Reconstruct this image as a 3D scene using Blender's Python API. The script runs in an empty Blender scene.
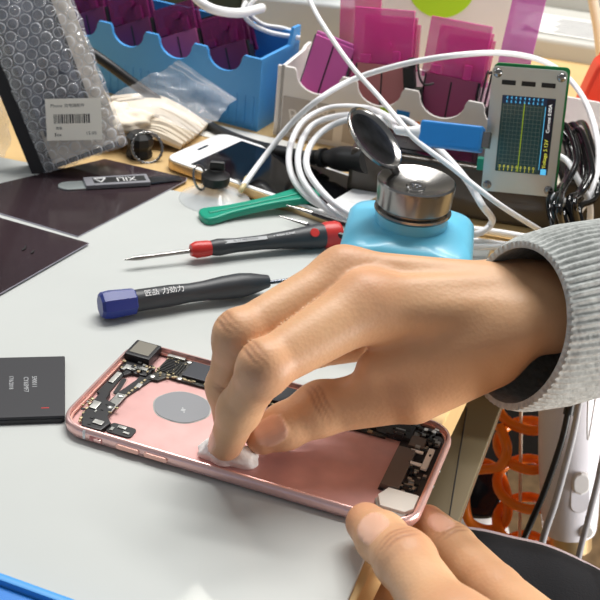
import bpy, bmesh, math, random
import numpy as np
from mathutils import Vector as V, Matrix, noise
random.seed(7)
S = 0.01                      # every shape below is written in centimetres
C = bpy.context.scene.collection
R = math.radians
# ------------------------------------------------------------------ camera (solved from the phone's four corners)
FPX, PITCH, ROLL, CH = 1150.0, 0.5112383932, 0.0943093569, 26.623451963
CF = V((0, math.cos(PITCH), -math.sin(PITCH)))
_r = V((1, 0, 0)); _u = _r.cross(CF)
CR = _r * math.cos(ROLL) + _u * math.sin(ROLL)
CU = _u * math.cos(ROLL) - _r * math.sin(ROLL)
EYE = V((0, 0, CH))
def ray(px, py): return CF + CR * ((px - 300) / FPX) - CU * ((py - 300) / FPX)
def at(px, py, z=0.0):
    d = ray(px, py); return EYE + d * ((z - CH) / d.z)
def dp(px, py, depth): return EYE + ray(px, py) * depth
def aty(px, py, y):
    d = ray(px, py); return EYE + d * (y / d.y)

# ------------------------------------------------------------------ materials
def pm(name, col, rough=.5, metal=0, alpha=1, trans=0, spec=.5, bump=0, bscale=40, sss=0, emit=None, es=1, var=0, vscale=6, col2=None, coat=0, ior=1.45, thin=False):
    m = bpy.data.materials.new(name); m.use_nodes = True
    nt = m.node_tree; b = nt.nodes['Principled BSDF']
    def srgb(c): return tuple(((x / 255) / 12.92 if x / 255 <= .04045 else ((x / 255 + .055) / 1.055) ** 2.4) for x in c) + (1,)
    b.inputs['Base Color'].default_value = srgb(col)
    b.inputs['Roughness'].default_value = rough; b.inputs['Metallic'].default_value = metal
    b.inputs['Alpha'].default_value = alpha; b.inputs['Transmission Weight'].default_value = trans
    b.inputs['Specular IOR Level'].default_value = spec; b.inputs['IOR'].default_value = ior
    b.inputs['Coat Weight'].default_value = coat
    if sss:
        b.inputs['Subsurface Weight'].default_value = sss; b.inputs['Subsurface Scale'].default_value = .006
        b.inputs['Subsurface Radius'].default_value = (1, .35, .2)
    if emit:
        b.inputs['Emission Color'].default_value = srgb(emit); b.inputs['Emission Strength'].default_value = es
    tc = nt.nodes.new('ShaderNodeTexCoord')
    if bump:
        n = nt.nodes.new('ShaderNodeTexNoise'); n.inputs['Scale'].default_value = bscale; n.inputs['Detail'].default_value = 4
        k = nt.nodes.new('ShaderNodeBump'); k.inputs['Strength'].default_value = bump; k.inputs['Distance'].default_value = .001
        nt.links.new(tc.outputs['Object'], n.inputs['Vector']); nt.links.new(n.outputs['Fac'], k.inputs['Height']); nt.links.new(k.outputs['Normal'], b.inputs['Normal'])
    if var or col2:
        n = nt.nodes.new('ShaderNodeTexNoise'); n.inputs['Scale'].default_value = vscale; n.inputs['Detail'].default_value = 5
        r = nt.nodes.new('ShaderNodeMix'); r.data_type = 'RGBA'
        r.inputs[6].default_value = srgb(col); r.inputs[7].default_value = srgb(col2 or tuple(c * (1 - var) for c in col))
        nt.links.new(tc.outputs['Object'], n.inputs['Vector'])
        mr = nt.nodes.new('ShaderNodeMapRange'); mr.inputs[1].default_value = .35; mr.inputs[2].default_value = .68
        nt.links.new(n.outputs['Fac'], mr.inputs[0]); nt.links.new(mr.outputs[0], r.inputs[0]); nt.links.new(r.outputs[2], b.inputs['Base Color'])
    return m
M = {}
def mat(k, *a, **kw):
    M[k] = pm(k, *a, **kw); return M[k]
mat('mat_rubber', (192, 195, 192), .62, var=.02, vscale=12, spec=.3, coat=.25)
M['mat_rubber'].node_tree.nodes['Principled BSDF'].inputs['Coat Roughness'].default_value = .05
mat('wood', (226, 190, 132), .42, var=.16, vscale=9)
mat('wood_edge', (205, 160, 95), .5, var=.15, vscale=20)
mat('olive', (122, 112, 90), .25, var=.1, vscale=6)
mat('olive_light', (128, 116, 92), .3)
mat('film', (58, 46, 50), .13, var=.12, vscale=14, spec=.6)
mat('film_edge', (168, 165, 178), .35)
mat('white_plastic', (236, 236, 236), .32)
mat('white_cable', (240, 240, 242), .35)
mat('cream_cable', (226, 216, 196), .4)
mat('grey_cable', (168, 168, 172), .4)
mat('black_rubber', (24, 24, 25), .45)
mat('black_gloss', (14, 14, 16), .1)
mat('black_plastic', (38, 38, 41), .38)
mat('strip_brown', (64, 56, 48), .18)
mat('steel', (150, 148, 146), .22, 1)
mat('steel_dark', (104, 108, 118), .2, 1, var=.4, vscale=120)
mat('steel_brush', (196, 206, 206), .34, .7, bump=.1, bscale=300)
mat('gold', (214, 186, 140), .3, .7)
mat('rose', (234, 184, 170), .30, .5)
mat('rose_side', (238, 196, 190), .27, .6)
mat('rose_floor', (222, 174, 170), .36, .35, var=.07, vscale=90)
mat('pcb', (52, 50, 44), .35, var=.5, vscale=250, bump=.4, bscale=900)
mat('chip', (30, 31, 33), .45)
mat('shield', (62, 64, 70), .4, .3)
mat('lens_plate', (126, 122, 112), .4, .3)
mat('pad_grey', (134, 136, 140), .5)
mat('goldpin', (188, 174, 140), .35, .8)
mat('silver', (196, 196, 192), .35, .8, var=.3, vscale=150)
mat('module_grey', (112, 100, 92), .4, .35)
mat('white_sticker', (242, 238, 228), .5)
mat('battery', (58, 58, 61), .5, spec=.3)
mat('print_grey', (176, 178, 180), .5)
mat('print_white', (222, 222, 222), .5)
mat('print_dark', (50, 50, 54), .6)
mat('print_mid', (130, 130, 136), .6)
mat('red', (196, 48, 44), .35)
mat('handle', (52, 54, 58), .42)
mat('navy', (40, 54, 128), .35)
mat('teal', (24, 150, 122), .3)
mat('cyan', (112, 200, 232), .28, coat=.1)
mat('emblem', (30, 100, 130), .5)
mat('blue_plug', (38, 132, 208), .4)
mat('blue_bin', (74, 156, 224), .4)
mat('blue_tray', (24, 120, 205), .35)
mat('bin_white', (238, 234, 230), .4)
mat('bin_label', (190, 182, 176), .5)
mat('lime', (176, 224, 40), .5)
mat('green_pcb', (40, 150, 84), .4)
mat('screen', (52, 92, 96), .12)
mat('screen_bar', (20, 60, 100), .3)
mat('screen_navy', (14, 22, 52), .3)
mat('grid', (118, 150, 146), .4)
mat('trace', (170, 200, 40), .5, emit=(190, 215, 50), es=.25)
mat('digits_blue', (90, 190, 240), .5, emit=(90, 190, 240), es=.7)
mat('digits_yellow', (220, 220, 90), .5, emit=(225, 225, 80), es=.7)
mat('digits_white', (240, 240, 240), .5, emit=(240, 240, 240), es=.8)
mat('mauve', (150, 74, 120), .35)
mat('purple', (104, 44, 84), .3)
mat('pink', (226, 106, 186), .4)
mat('rosy', (196, 124, 124), .4)
mat('plum', (158, 70, 108), .35)
mat('magenta_clear', (240, 78, 172), .1, alpha=.52)
mat('purple_clear', (120, 36, 92), .15, alpha=.7)
mat('pink_clear', (238, 126, 212), .2, alpha=.65)
mat('orange', (255, 138, 40), .22)
mat('tomato', (238, 70, 44), .4)
mat('device_white', (238, 238, 246), .25)
mat('box_grey', (196, 200, 200), .5)
mat('tray_grey', (192, 190, 182), .45)
mat('paper', (226, 224, 218), .7)
mat('dark_green', (72, 84, 70), .6, var=.3, vscale=8)
mat('carpet', (176, 146, 108), .9, bump=.6, bscale=300, var=.2, vscale=60)
mat('wall_paint', (186, 186, 178), .8)
mat('cotton', (246, 244, 240), .9, bump=.5, bscale=500)
mat('strand', (240, 226, 204), .6)
mat('trouser', (11, 13, 20), .9, bump=.3, bscale=900)
mat('piping', (214, 196, 200), .8)
mat('clear', (240, 240, 244), .08, alpha=.15)
mat('clear_cup', (240, 244, 246), .08, alpha=.4)
mat('bagfilm', (214, 216, 222), .12, alpha=.2, spec=.8)
mat('bag_inner', (112, 118, 134), .3, var=.45, vscale=70)
mat('bag_cream', (222, 212, 200), .5, var=.1, vscale=60)
mat('dirt', (20, 18, 20), .6)
mat('amber', (214, 196, 150), .3)

def bubble_material():
    m = pm('bubble_film', (236, 238, 242), .05, alpha=.2, spec=1, coat=1, ior=1.8)
    nt = m.node_tree; b = nt.nodes['Principled BSDF']
    n = nt.nodes.new('ShaderNodeTexNoise'); n.inputs['Scale'].default_value = 90; n.inputs['Detail'].default_value = 3; n.inputs['Distortion'].default_value = 1.5
    k = nt.nodes.new('ShaderNodeBump'); k.inputs['Strength'].default_value = .5; k.inputs['Distance'].default_value = .0008
    tc = nt.nodes.new('ShaderNodeTexCoord')
    nt.links.new(tc.outputs['Object'], n.inputs['Vector']); nt.links.new(n.outputs['Fac'], k.inputs['Height']); nt.links.new(k.outputs['Normal'], b.inputs['Normal'])
    return m
M['bubble'] = bubble_material()
M['bubble_rim'] = pm('bubble_rim', (234, 236, 242), .08, alpha=.58, spec=1)  # welded bubble rims, whitened further to stand in for glints on the film

def skin_material():
    m = pm('skin', (214, 160, 124), .42, sss=.08, spec=.4); nt = m.node_tree; b = nt.nodes['Principled BSDF']
    L = nt.links; N = nt.nodes
    def lin(c): return tuple(((x / 255) / 12.92 if x / 255 <= .04045 else ((x / 255 + .055) / 1.055) ** 2.4) for x in c) + (1,)
    tc = N.new('ShaderNodeTexCoord')
    n1 = N.new('ShaderNodeTexNoise'); n1.inputs['Scale'].default_value = 55; n1.inputs['Detail'].default_value = 6
    mx = N.new('ShaderNodeMix'); mx.data_type = 'RGBA'; mx.inputs[6].default_value = lin((222, 178, 138)); mx.inputs[7].default_value = lin((202, 154, 114))
    a1 = N.new('ShaderNodeAttribute'); a1.attribute_name = 'warm'
    m2 = N.new('ShaderNodeMix'); m2.data_type = 'RGBA'; m2.inputs[7].default_value = lin((188, 122, 92))
    a2 = N.new('ShaderNodeAttribute'); a2.attribute_name = 'nail'
    m3 = N.new('ShaderNodeMix'); m3.data_type = 'RGBA'; m3.inputs[7].default_value = lin((226, 180, 154))
    L.new(tc.outputs['Object'], n1.inputs['Vector']); L.new(n1.outputs['Fac'], mx.inputs[0])
    L.new(mx.outputs[2], m2.inputs[6]); L.new(a1.outputs['Fac'], m2.inputs[0])
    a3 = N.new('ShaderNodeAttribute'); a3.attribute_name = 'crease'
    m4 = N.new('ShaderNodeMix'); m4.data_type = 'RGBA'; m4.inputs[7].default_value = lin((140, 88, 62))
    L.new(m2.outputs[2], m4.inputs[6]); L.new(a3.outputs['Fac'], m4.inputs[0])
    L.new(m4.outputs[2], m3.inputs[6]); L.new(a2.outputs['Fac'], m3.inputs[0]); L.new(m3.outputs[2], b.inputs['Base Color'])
    mr = N.new('ShaderNodeMapRange'); mr.inputs[3].default_value = .45; mr.inputs[4].default_value = .22
    L.new(a2.outputs['Fac'], mr.inputs[0]); L.new(mr.outputs[0], b.inputs['Roughness'])
    v = N.new('ShaderNodeTexVoronoi'); v.inputs['Scale'].default_value = 700
    n2 = N.new('ShaderNodeTexNoise'); n2.inputs['Scale'].default_value = 260; n2.inputs['Detail'].default_value = 5
    ad = N.new('ShaderNodeMath'); ad.operation = 'ADD'; sub = N.new('ShaderNodeMath'); sub.operation = 'SUBTRACT'; sub.inputs[0].default_value = 1
    L.new(a2.outputs['Fac'], sub.inputs[1])
    L.new(tc.outputs['Object'], v.inputs['Vector']); L.new(tc.outputs['Object'], n2.inputs['Vector'])
    L.new(v.outputs['Distance'], ad.inputs[0]); L.new(n2.outputs['Fac'], ad.inputs[1])
    ml = N.new('ShaderNodeMath'); ml.operation = 'MULTIPLY'; L.new(ad.outputs[0], ml.inputs[0]); L.new(sub.outputs[0], ml.inputs[1])
    k = N.new('ShaderNodeBump'); k.inputs['Strength'].default_value = .17; k.inputs['Distance'].default_value = .0004
    sb_ = N.new('ShaderNodeMath'); sb_.operation = 'MULTIPLY_ADD'; sb_.inputs[1].default_value = -3.0; L.new(a3.outputs['Fac'], sb_.inputs[0]); L.new(ml.outputs[0], sb_.inputs[2]); L.new(sb_.outputs[0], k.inputs['Height']); L.new(k.outputs['Normal'], b.inputs['Normal'])
    return m
M['skin'] = skin_material()

def knit_material():
    m = pm('grey_knit', (168, 172, 174), .95); nt = m.node_tree; b = nt.nodes['Principled BSDF']; L = nt.links; N = nt.nodes
    tc = N.new('ShaderNodeTexCoord')
    n = N.new('ShaderNodeTexNoise'); n.inputs['Scale'].default_value = 420; n.inputs['Detail'].default_value = 5
    mx = N.new('ShaderNodeMix'); mx.data_type = 'RGBA'; mx.inputs[6].default_value = (.2, .21, .2, 1); mx.inputs[7].default_value = (.6, .62, .6, 1)
    k = N.new('ShaderNodeBump'); k.inputs['Strength'].default_value = .6; k.inputs['Distance'].default_value = .001
    L.new(tc.outputs['Object'], n.inputs['Vector']); L.new(n.outputs['Fac'], mx.inputs[0]); L.new(mx.outputs[2], b.inputs['Base Color'])
    L.new(n.outputs['Fac'], k.inputs['Height']); L.new(k.outputs['Normal'], b.inputs['Normal'])
    return m
M['knit'] = knit_material()

# ------------------------------------------------------------------ geometry
I4 = Matrix.Identity(4)
def T(x=0, y=0, z=0): return Matrix.Translation(V((x, y, z)))
def RX(a): return Matrix.Rotation(R(a), 4, 'X')
def RY(a): return Matrix.Rotation(R(a), 4, 'Y')
def RZ(a): return Matrix.Rotation(R(a), 4, 'Z')
def frame(o, x, up=V((0, 0, 1))):
    """origin o, X along x, Z as near to up as it can be"""
    x = V(x).normalized(); y = V(up).cross(x).normalized(); z = x.cross(y)
    m = Matrix((x, y, z)).transposed().to_4x4(); m.translation = V(o); return m
def basis(o, x, y, z):
    m = Matrix((V(x), V(y), V(z))).transposed().to_4x4(); m.translation = V(o); return m
def rr(w, h, r, seg=6, cx=0, cy=0):
    out = []
    for (sx, sy, a0) in ((1, 1, 0), (-1, 1, 90), (-1, -1, 180), (1, -1, 270)):
        for i in range(seg + 1):
            a = R(a0 + 90 * i / seg)
            out.append((cx + sx * (w / 2 - r) + r * math.cos(a), cy + sy * (h / 2 - r) + r * math.sin(a)))
    return out
def catmull(pts, n=8, closed=False):
    P = [V(p) for p in pts]; out = []
    m = len(P); rng = range(m if closed else m - 1)
    for i in rng:
        g = (lambda k: P[k % m]) if closed else (lambda k: P[max(0, min(m - 1, k))])
        p0, p1, p2, p3 = g(i - 1), g(i), g(i + 1), g(i + 2)
        for j in range(n):
            t = j / n
            out.append(.5 * ((2 * p1) + (p2 - p0) * t + (2 * p0 - 5 * p1 + 4 * p2 - p3) * t * t + (3 * p1 - p0 - 3 * p2 + p3) * t ** 3))
    if not closed: out.append(P[-1])
    return out
class G:
    def __init__(s): s.v = []; s.f = []; s.m = []
    def add(s, vs, fs, X=I4, mi=0):
        o = len(s.v); s.v += [X @ V(v) for v in vs]
        s.f += [tuple(i + o for i in f) for f in fs]; s.m += [mi] * len(fs); return s
    def bm(s, bm, X=I4, mi=0):
        bm.verts.index_update(); s.add([v.co.copy() for v in bm.verts], [[v.index for v in f.verts] for f in bm.faces], X, mi); bm.free(); return s
    def box(s, c, d, bev=0, X=I4, mi=0, seg=2):
        b = bmesh.new(); bmesh.ops.create_cube(b, size=1)
        for v in b.verts: v.co = V((v.co.x * d[0] + c[0], v.co.y * d[1] + c[1], v.co.z * d[2] + c[2]))
        if bev: bmesh.ops.bevel(b, geom=b.edges[:], offset=bev, segments=seg, affect='EDGES', profile=.6)
        return s.bm(b, X, mi)
    def prism(s, pts, z0, z1, X=I4, mi=0, bev=0, seg=2):
        b = bmesh.new(); lo = [b.verts.new((p[0], p[1], z0)) for p in pts]; hi = [b.verts.new((p[0], p[1], z1)) for p in pts]
        b.faces.new(lo[::-1]); top = b.faces.new(hi); n = len(pts)
        for i in range(n): b.faces.new((lo[i], lo[(i + 1) % n], hi[(i + 1) % n], hi[i]))
        bmesh.ops.recalc_face_normals(b, faces=b.faces[:])
        if bev: bmesh.ops.bevel(b, geom=list(top.edges), offset=bev, segments=seg, affect='EDGES', profile=.5)
        return s.bm(b, X, mi)
    def lathe(s, prof, X=I4, seg=40, mi=0, sq=None):
        vs = []; fs = []; n = len(prof)
        for i in range(seg):
            a = 2 * math.pi * i / seg
            for (r, z) in prof: vs.append((r * math.cos(a), r * math.sin(a), z))
        for i in range(seg):
            j = (i + 1) % seg
            for k in range(n - 1):
                if prof[k][0] < 1e-6 and prof[k + 1][0] < 1e-6: continue
                fs.append((i * n + k, j * n + k, j * n + k + 1, i * n + k + 1))
        b = bmesh.new(); bv = [b.verts.new(v) for v in vs]
        for f in fs: b.faces.new([bv[i] for i in f])
        bmesh.ops.remove_doubles(b, verts=b.verts[:], dist=1e-5); bmesh.ops.recalc_face_normals(b, faces=b.faces[:])
        return s.bm(b, X, mi)
    def cyl(s, a, b_, r, r2=None, seg=20, mi=0, X=I4):
        a, b_ = V(a), V(b_); r2 = r if r2 is None else r2; d = b_ - a
        q = d.to_track_quat('Z', 'Y').to_matrix().to_4x4(); q.translation = a
        return s.lathe([(0, 0), (r, 0), (r2, d.length), (0, d.length)], X @ q, seg, mi)
    def tube(s, pts, r, seg=10, closed=False, X=I4, mi=0, flat=1):
        P = [V(p) for p in pts]; n = len(P); vs = []; fs = []
        up = None
        for i in range(n):
            t = (P[(i + 1) % n] - P[i - 1]) if closed else (P[min(n - 1, i + 1)] - P[max(0, i - 1)])
            t.normalize()
            if up is None: up = t.orthogonal().normalized()
            up = (up - t * up.dot(t)).normalized(); sd = t.cross(up)
            rad = r(i / (n - 1)) if callable(r) else r
            for k in range(seg):
                a = 2 * math.pi * k / seg; vs.append(P[i] + up * (rad * math.cos(a)) + sd * (rad * flat * math.sin(a)))
        for i in range(n if closed else n - 1):
            j = (i + 1) % n
            for k in range(seg): fs.append((i * seg + k, i * seg + (k + 1) % seg, j * seg + (k + 1) % seg, j * seg + k))
        if not closed: fs.append(tuple(range(seg))[::-1]); fs.append(tuple((n - 1) * seg + k for k in range(seg)))
        return s.add(vs, fs, X, mi)
    def torus(s, R_, r, X=I4, mi=0, n=48, seg=10):
        return s.tube([(R_ * math.cos(2 * math.pi * i / n), R_ * math.sin(2 * math.pi * i / n), 0) for i in range(n)], r, seg, True, X, mi)
    def grid(s, fn, nu, nv, X=I4, mi=0, thick=0):
        vs = [fn(i / nu, j / nv) for j in range(nv + 1) for i in range(nu + 1)]
        fs = [(j * (nu + 1) + i, j * (nu + 1) + i + 1, (j + 1) * (nu + 1) + i + 1, (j + 1) * (nu + 1) + i) for j in range(nv) for i in range(nu)]
        if thick:
            b = bmesh.new(); bv = [b.verts.new(v) for v in vs]
            for f in fs: b.faces.new([bv[i] for i in f])
            bmesh.ops.recalc_face_normals(b, faces=b.faces[:]); bmesh.ops.solidify(b, geom=b.faces[:], thickness=thick)
            return s.bm(b, X, mi)
        return s.add(vs, fs, X, mi)
    def text(s, body, size, X=I4, mi=0, depth=.006, align='CENTER'):
        cu = bpy.data.curves.new('t', 'FONT'); cu.body = body; cu.size = size; cu.extrude = depth; cu.align_x = align; cu.align_y = 'CENTER'; cu.resolution_u = 2
        o = bpy.data.objects.new('t', cu); C.objects.link(o); bpy.context.view_layer.update()
        me = o.to_mesh(); s.add([v.co.copy() for v in me.vertices], [tuple(p.vertices) for p in me.polygons], X, mi)
        o.to_mesh_clear(); bpy.data.objects.remove(o); bpy.data.curves.remove(cu); return s
    def build(s, name, mats, parent=None, X=None, ang=38, flat=False):
        me = bpy.data.meshes.new(name); me.from_pydata([v * S for v in s.v], [], s.f); me.validate()
        if not isinstance(mats, (list, tuple)): mats = [mats]
        for m in mats: me.materials.append(M[m] if isinstance(m, str) else m)
        if len(me.polygons) == len(s.m): me.polygons.foreach_set('material_index', s.m)
        if not flat:
            me.polygons.foreach_set('use_smooth', [True] * len(me.polygons)); me.set_sharp_from_angle(angle=R(ang))
        me.update()
        o = bpy.data.objects.new(name, me); C.objects.link(o)
        if ang < 60 and len(s.f) < 6000:
            wn = o.modifiers.new('even_normals', 'WEIGHTED_NORMAL'); wn.keep_sharp = True; wn.weight = 90
        if parent is not None: o.parent = parent
        if X is not None: o.matrix_world = scaled(X)
        return o
def scaled(X): X = X.copy(); X.translation = X.translation * S; return X
def tag(o, label, cat, group=None, kind=None):
    o['label'] = label; o['category'] = cat
    if group: o['group'] = group
    if kind: o['kind'] = kind
    return o
def thing(name, label, cat, X=I4, group=None):
    o = bpy.data.objects.new(name, None); C.objects.link(o); o.empty_display_size = .01; o.matrix_world = scaled(X)
    return tag(o, label, cat, group)
def cable(name, pts, r, m, label, cat='cable', n=10, group=None, parent=None, seg=10):
    P = catmull(pts, n); o0 = P[0].copy()
    g = G().tube([p - o0 for p in P], r, seg)
    o = g.build(name, m, parent, X=T(*o0) if parent is None else None)
    if parent is None: tag(o, label, cat, group)
    return o

# ------------------------------------------------------------------ setting
def struct(o): o['kind'] = 'structure'; return o
struct(G().box((0, 80, -74), (700, 700, 4)).build('floor', 'carpet'))
struct(G().box((0, 320, 80), (900, 8, 312)).build('wall_back', 'wall_paint'))
EB = 8.9
def edge_x(y): return 2.75 + .335 * (y - 27.9)
desk = thing('workbench', 'pale wooden workbench under the white mat, tools and bins', 'workbench', T(0, 60, 0))
top = [(-70, 12), (edge_x(12), 12), (edge_x(46.5), 46.5), (60, 46.5), (60, 150), (-70, 150)]
G().prism([(x, y - 60) for x, y in top], -2.2, 0, bev=.08).build('tabletop', 'wood', desk, ang=10)
for x, y in ((-64, 18), (-64, 144), (55, 144), (55, 52)):
    G().box((x, y - 60, -37.1), (5, 5, 69.8), .2).build('leg', 'wood_edge', desk)
# the olive pull-out shelf under the bench edge
cz = -5.4
A, B_ = at(503, 402, cz), at(440, 572, cz)
dl = (A - B_).normalized(); nl = V((dl.y, -dl.x, 0))
B0 = B_ - dl * 4.5; A0 = A + dl * 1.2
cab = thing('pull_out_shelf', 'dark olive pull-out shelf under the bench edge beyond the phone', 'shelf', T(B0.x, B0.y, cz - 1.6))
OB = V((B0.x, B0.y, cz - 1.6))
G().prism([tuple((p - OB)[:2]) for p in (B0, A0, A0 - nl * 5.2, B0 - nl * 4.0)], .8, 1.6, bev=.06).build('board', 'olive', cab, ang=10)
s0, s1 = at(467, 408, cz) - OB, at(447, 530, cz) - OB
G().tube([s0, s1], .035, 6).build('seam', 'dirt', cab)
rn = (A0 - nl * 4.6) - OB; rn2 = (B0 - nl * 3.4) - OB
G().tube([V((rn.x, rn.y, 1.9)).lerp(V((rn2.x, rn2.y, 1.9)), t) for t in (.02, .3)], .6, 8).build('runner', 'black_plastic', cab)
for t in (.04, .28): G().box(tuple(V((rn.x, rn.y, 3.1)).lerp(V((rn2.x, rn2.y, 3.1)), t)), (.6, .6, 1.8), .05).build('hanger', 'black_plastic', cab)

# silicone mat
mt = tag(G().prism([(-55, 20), (.35, 20), (9.9, 55.2), (-3.2, 57.3), (-22, 61.5), (-55, 66)], .001, .14, bev=.05).build('work_mat', 'mat_rubber', ang=10),
         'large milky white silicone work mat covering the front of the bench', 'mat')
ZM = .142
# ------------------------------------------------------------------ dark sheets
def sheet(pts, label, z0):
    c = sum((V(p) for p in pts), V((0, 0))) / len(pts)
    t = thing('dark_film_sheet', label, 'film sheet', T(c.x, c.y, z0), 'dark film sheets')
    q = [(p[0] - c.x, p[1] - c.y) for p in pts]
    G().prism(q, 0, .05).build('backing', 'film_edge', t)
    G().prism([(x * .992, y * .992) for x, y in q], .051, .075).build('film', 'film', t)
    return t
def xy(p): return (p.x, p.y)
sheet([xy(at(-56, 200)), xy(at(105, 162)), xy(at(187, 181)), xy(at(186, 184)), xy(at(78, 240))],
      'glossy dark brown sheet on the mat carrying the metal spudger', ZM)
s2 = sheet([xy(at(-5, 221)), xy(at(89, 248)), xy(at(-5, 302)), xy(at(-70, 345)), xy(at(-60, 205))],
      'glossy dark brown sheet nearer the battery with its pointed corner and specks of dirt', ZM + .08)
for a, b, l in ((22, 250, .5), (31, 253, .35)):
    p = at(a, b, ZM + .2)
    tag(G().tube([(0, 0, 0), (l * .2, l * .35, .01), (l * .1, l, 0)], .04, 6).build('dirt_speck', 'dirt', X=T(p.x, p.y, ZM + .19)),
        'thin black fibre on the dark sheet' if a == 22 else 'small black crumb on the dark sheet beside the fibre', 'dirt speck')

# ------------------------------------------------------------------ battery
b0 = at(65, 358, .35); b1 = at(65, 418, .35); bl = at(0, 362, .35)
yd = (b0 - b1); W_ = 4.0; BX = frame(b1 - V((0, 0, .35 - ZM)), (b0 - b1).cross(V((0, 0, 1))), V((0, 0, 1)))
bat = thing('phone_battery', 'flat dark grey phone battery with printed codes lying on the mat', 'battery', BX)
bw = yd.length
G().box((-4.6, bw / 2, .16), (9.2, bw, .32), .06, seg=3).build('pouch', 'battery', bat)
G().box((-4.6, -.01, .1), (9.0, .06, .18), .02).build('edge_tape', 'black_plastic', bat)
g = G()
Xr = T(-1.3, bw * .5, .322) @ RZ(-90)
g.text('590011', .27, T(-1.2, bw * .56, .322) @ RZ(-88), 0, .003); g.text('CY6SMF7', .27, T(-1.52, bw * .52, .322) @ RZ(-88), 0, .003); g.text('17/6/2018', .24, T(-2.1, bw * .56, .322) @ RZ(-88), 0, .003)
g.build('printed_code', 'print_grey', bat)
g = G()
for i in range(14): g.box((-5.3, bw * (.42 + i * .024), .323), (.5, .045 + .03 * (i % 3 == 0), .004))
g.build('barcode', 'print_white', bat)
G().box((-.75, bw * .13, .323), (.3, .05, .004)).build('red_dash', 'red', bat)

# ------------------------------------------------------------------ the open phone
PC = V((-1.076333501887048, 36.227457227537535, 0)); PTH = -0.2997141246378894
PX = T(PC.x, PC.y, ZM) @ Matrix.Rotation(PTH, 4, 'Z')
phone = thing('smartphone_housing', 'opened rose gold smartphone housing, its parts bare, held over the bench edge', 'smartphone', PX)
L_, W2 = 14.1, 6.71
def ring(prof, w, h, r, seg=10):
    vs = []; fs = []; n = 4 * (seg + 1); k = len(prof)
    for (d, z) in prof: vs += [(x, y, z) for x, y in rr(w - 2 * d, h - 2 * d, max(.05, r - d), seg)]
    for j in range(k):
        jj = (j + 1) % k
        for i in range(n): fs.append((j * n + i, j * n + (i + 1) % n, jj * n + (i + 1) % n, jj * n + i))
    return vs, fs
g = G(); v, f = ring([(.26, 0), (.10, .05), (.02, .16), (0, .3), (.01, .44), (.06, .55), (.12, .585), (.17, .585), (.175, .5), (.19, .12)], L_, W2, 1.15); g.add(v, f)
g.build('side_frame', 'rose_side', phone, ang=60)
G().prism(rr(L_ - .5, W2 - .5, .95, 10), 0, .14).build('back_plate', 'rose_floor', phone)
g = G(); v, f = ring([(.19, .30), (.19, .40), (.27, .40), (.27, .30)], L_, W2, 1.15); g.add(v, f); g.build('inner_ledge', 'rose', phone)
# antenna bands: short slices a hair proud of the frame
def band(u, side):
    prof = [(.12, .045), (.02, .16), (-.004, .3), (.008, .44), (.055, .553)]
    g = G(); vs = []; y0 = side * W2 / 2
    for du in (-.055, .055):
        for d, z in prof: vs.append((u + du, y0 - side * (d - .002), z))
    n = len(prof); g.add(vs, [(i, i + 1, n + i + 1, n + i) for i in range(n - 1)]); return g
for u, sd in ((-5.78, -1), (5.78, 1), (5.78, -1)): band(u, sd).build('antenna_band', 'white_plastic', phone)
G().box((-5.28, -W2 / 2 - .002, .3), (.52, .03, .2), .012).build('mute_slot', 'rosy', phone)
G().box((-5.2, -W2 / 2 - .02, .3), (.3, .05, .12), .02).build('mute_switch', 'rose_side', phone)
for u in (-3.95, -2.8): G().prism(rr(.95, .2, .1, 5), 0, .055, T(u, -W2 / 2 - .0, .31) @ RX(90), bev=.015).build('volume_button', 'rose', phone)
G().box((0, -W2 / 2 + .22, .36), (9.5, .07, .05)).build('ledge_rail', 'rose', phone)
cam = G().box((0, 0, 0), (1.15, 1.2, .42), .07, T(-6.28, 2.56, .40)).build('camera_module', 'black_plastic', phone)
G().box((0, 0, 0), (.86, .92, .03), .012, T(-6.28, 2.60, .62)).build('cover', 'lens_plate', cam)
# logic board: an L, with its chips
board = G().prism([(-5.35, 1.15), (-4.95, 1.2), (-4.7, 1.62), (4.6, 1.62), (4.6, 3.05), (-5.3, 3.05)], .16, .26, bev=.02).build('logic_board', 'pcb', phone, ang=10)
G().box((-3.3, 2.42, .33), (1.75, 1.15, .13), .03).build('shield', 'shield', board)
G().box((-.6, 2.4, .33), (2.6, 1.1, .13), .03).build('shield', 'shield', board)
G().box((3.1, 2.4, .33), (2.1, 1.1, .13), .03).build('shield', 'chip', board)
g = G()
for i in range(9): g.box((-4.92 + .0 * i, 1.9 + i * .11, .29), (.62, .05, .04), mi=0)
for i in range(3): g.box((-4.6 + i * .12, 2.3, .3), (.03, .8, .06), mi=0)
g.build('connector', 'chip', board)
g = G()
for i in range(60):
    u = random.uniform(-5.2, 4.4); vv = random.choice((1.68, 1.74, 2.98, 3.0)) + random.uniform(-.03, .03)
    g.box((u, vv, .28), (random.uniform(.05, .2), random.uniform(.05, .11), .06))
for i in range(26): g.box((random.uniform(-5.3, -4.4), random.uniform(1.5, 3.0), .28), (random.uniform(.04, .15), random.uniform(.04, .1), .05))
g.build('small_components', 'goldpin', board)['kind'] = 'stuff'
for u, w in ((-4.2, 1.7), (-5.25, 1.35), (-5.2, 3.1), (-2.3, 1.75), (-4.35, 3.0), (1, 1.75), (3.6, 3.0)):
    G().lathe([(0, .05), (.06, .06), (.11, .04), (.12, 0), (0, 0)], T(u, w, .26), 16).build('screw', 'silver', board)
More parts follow.
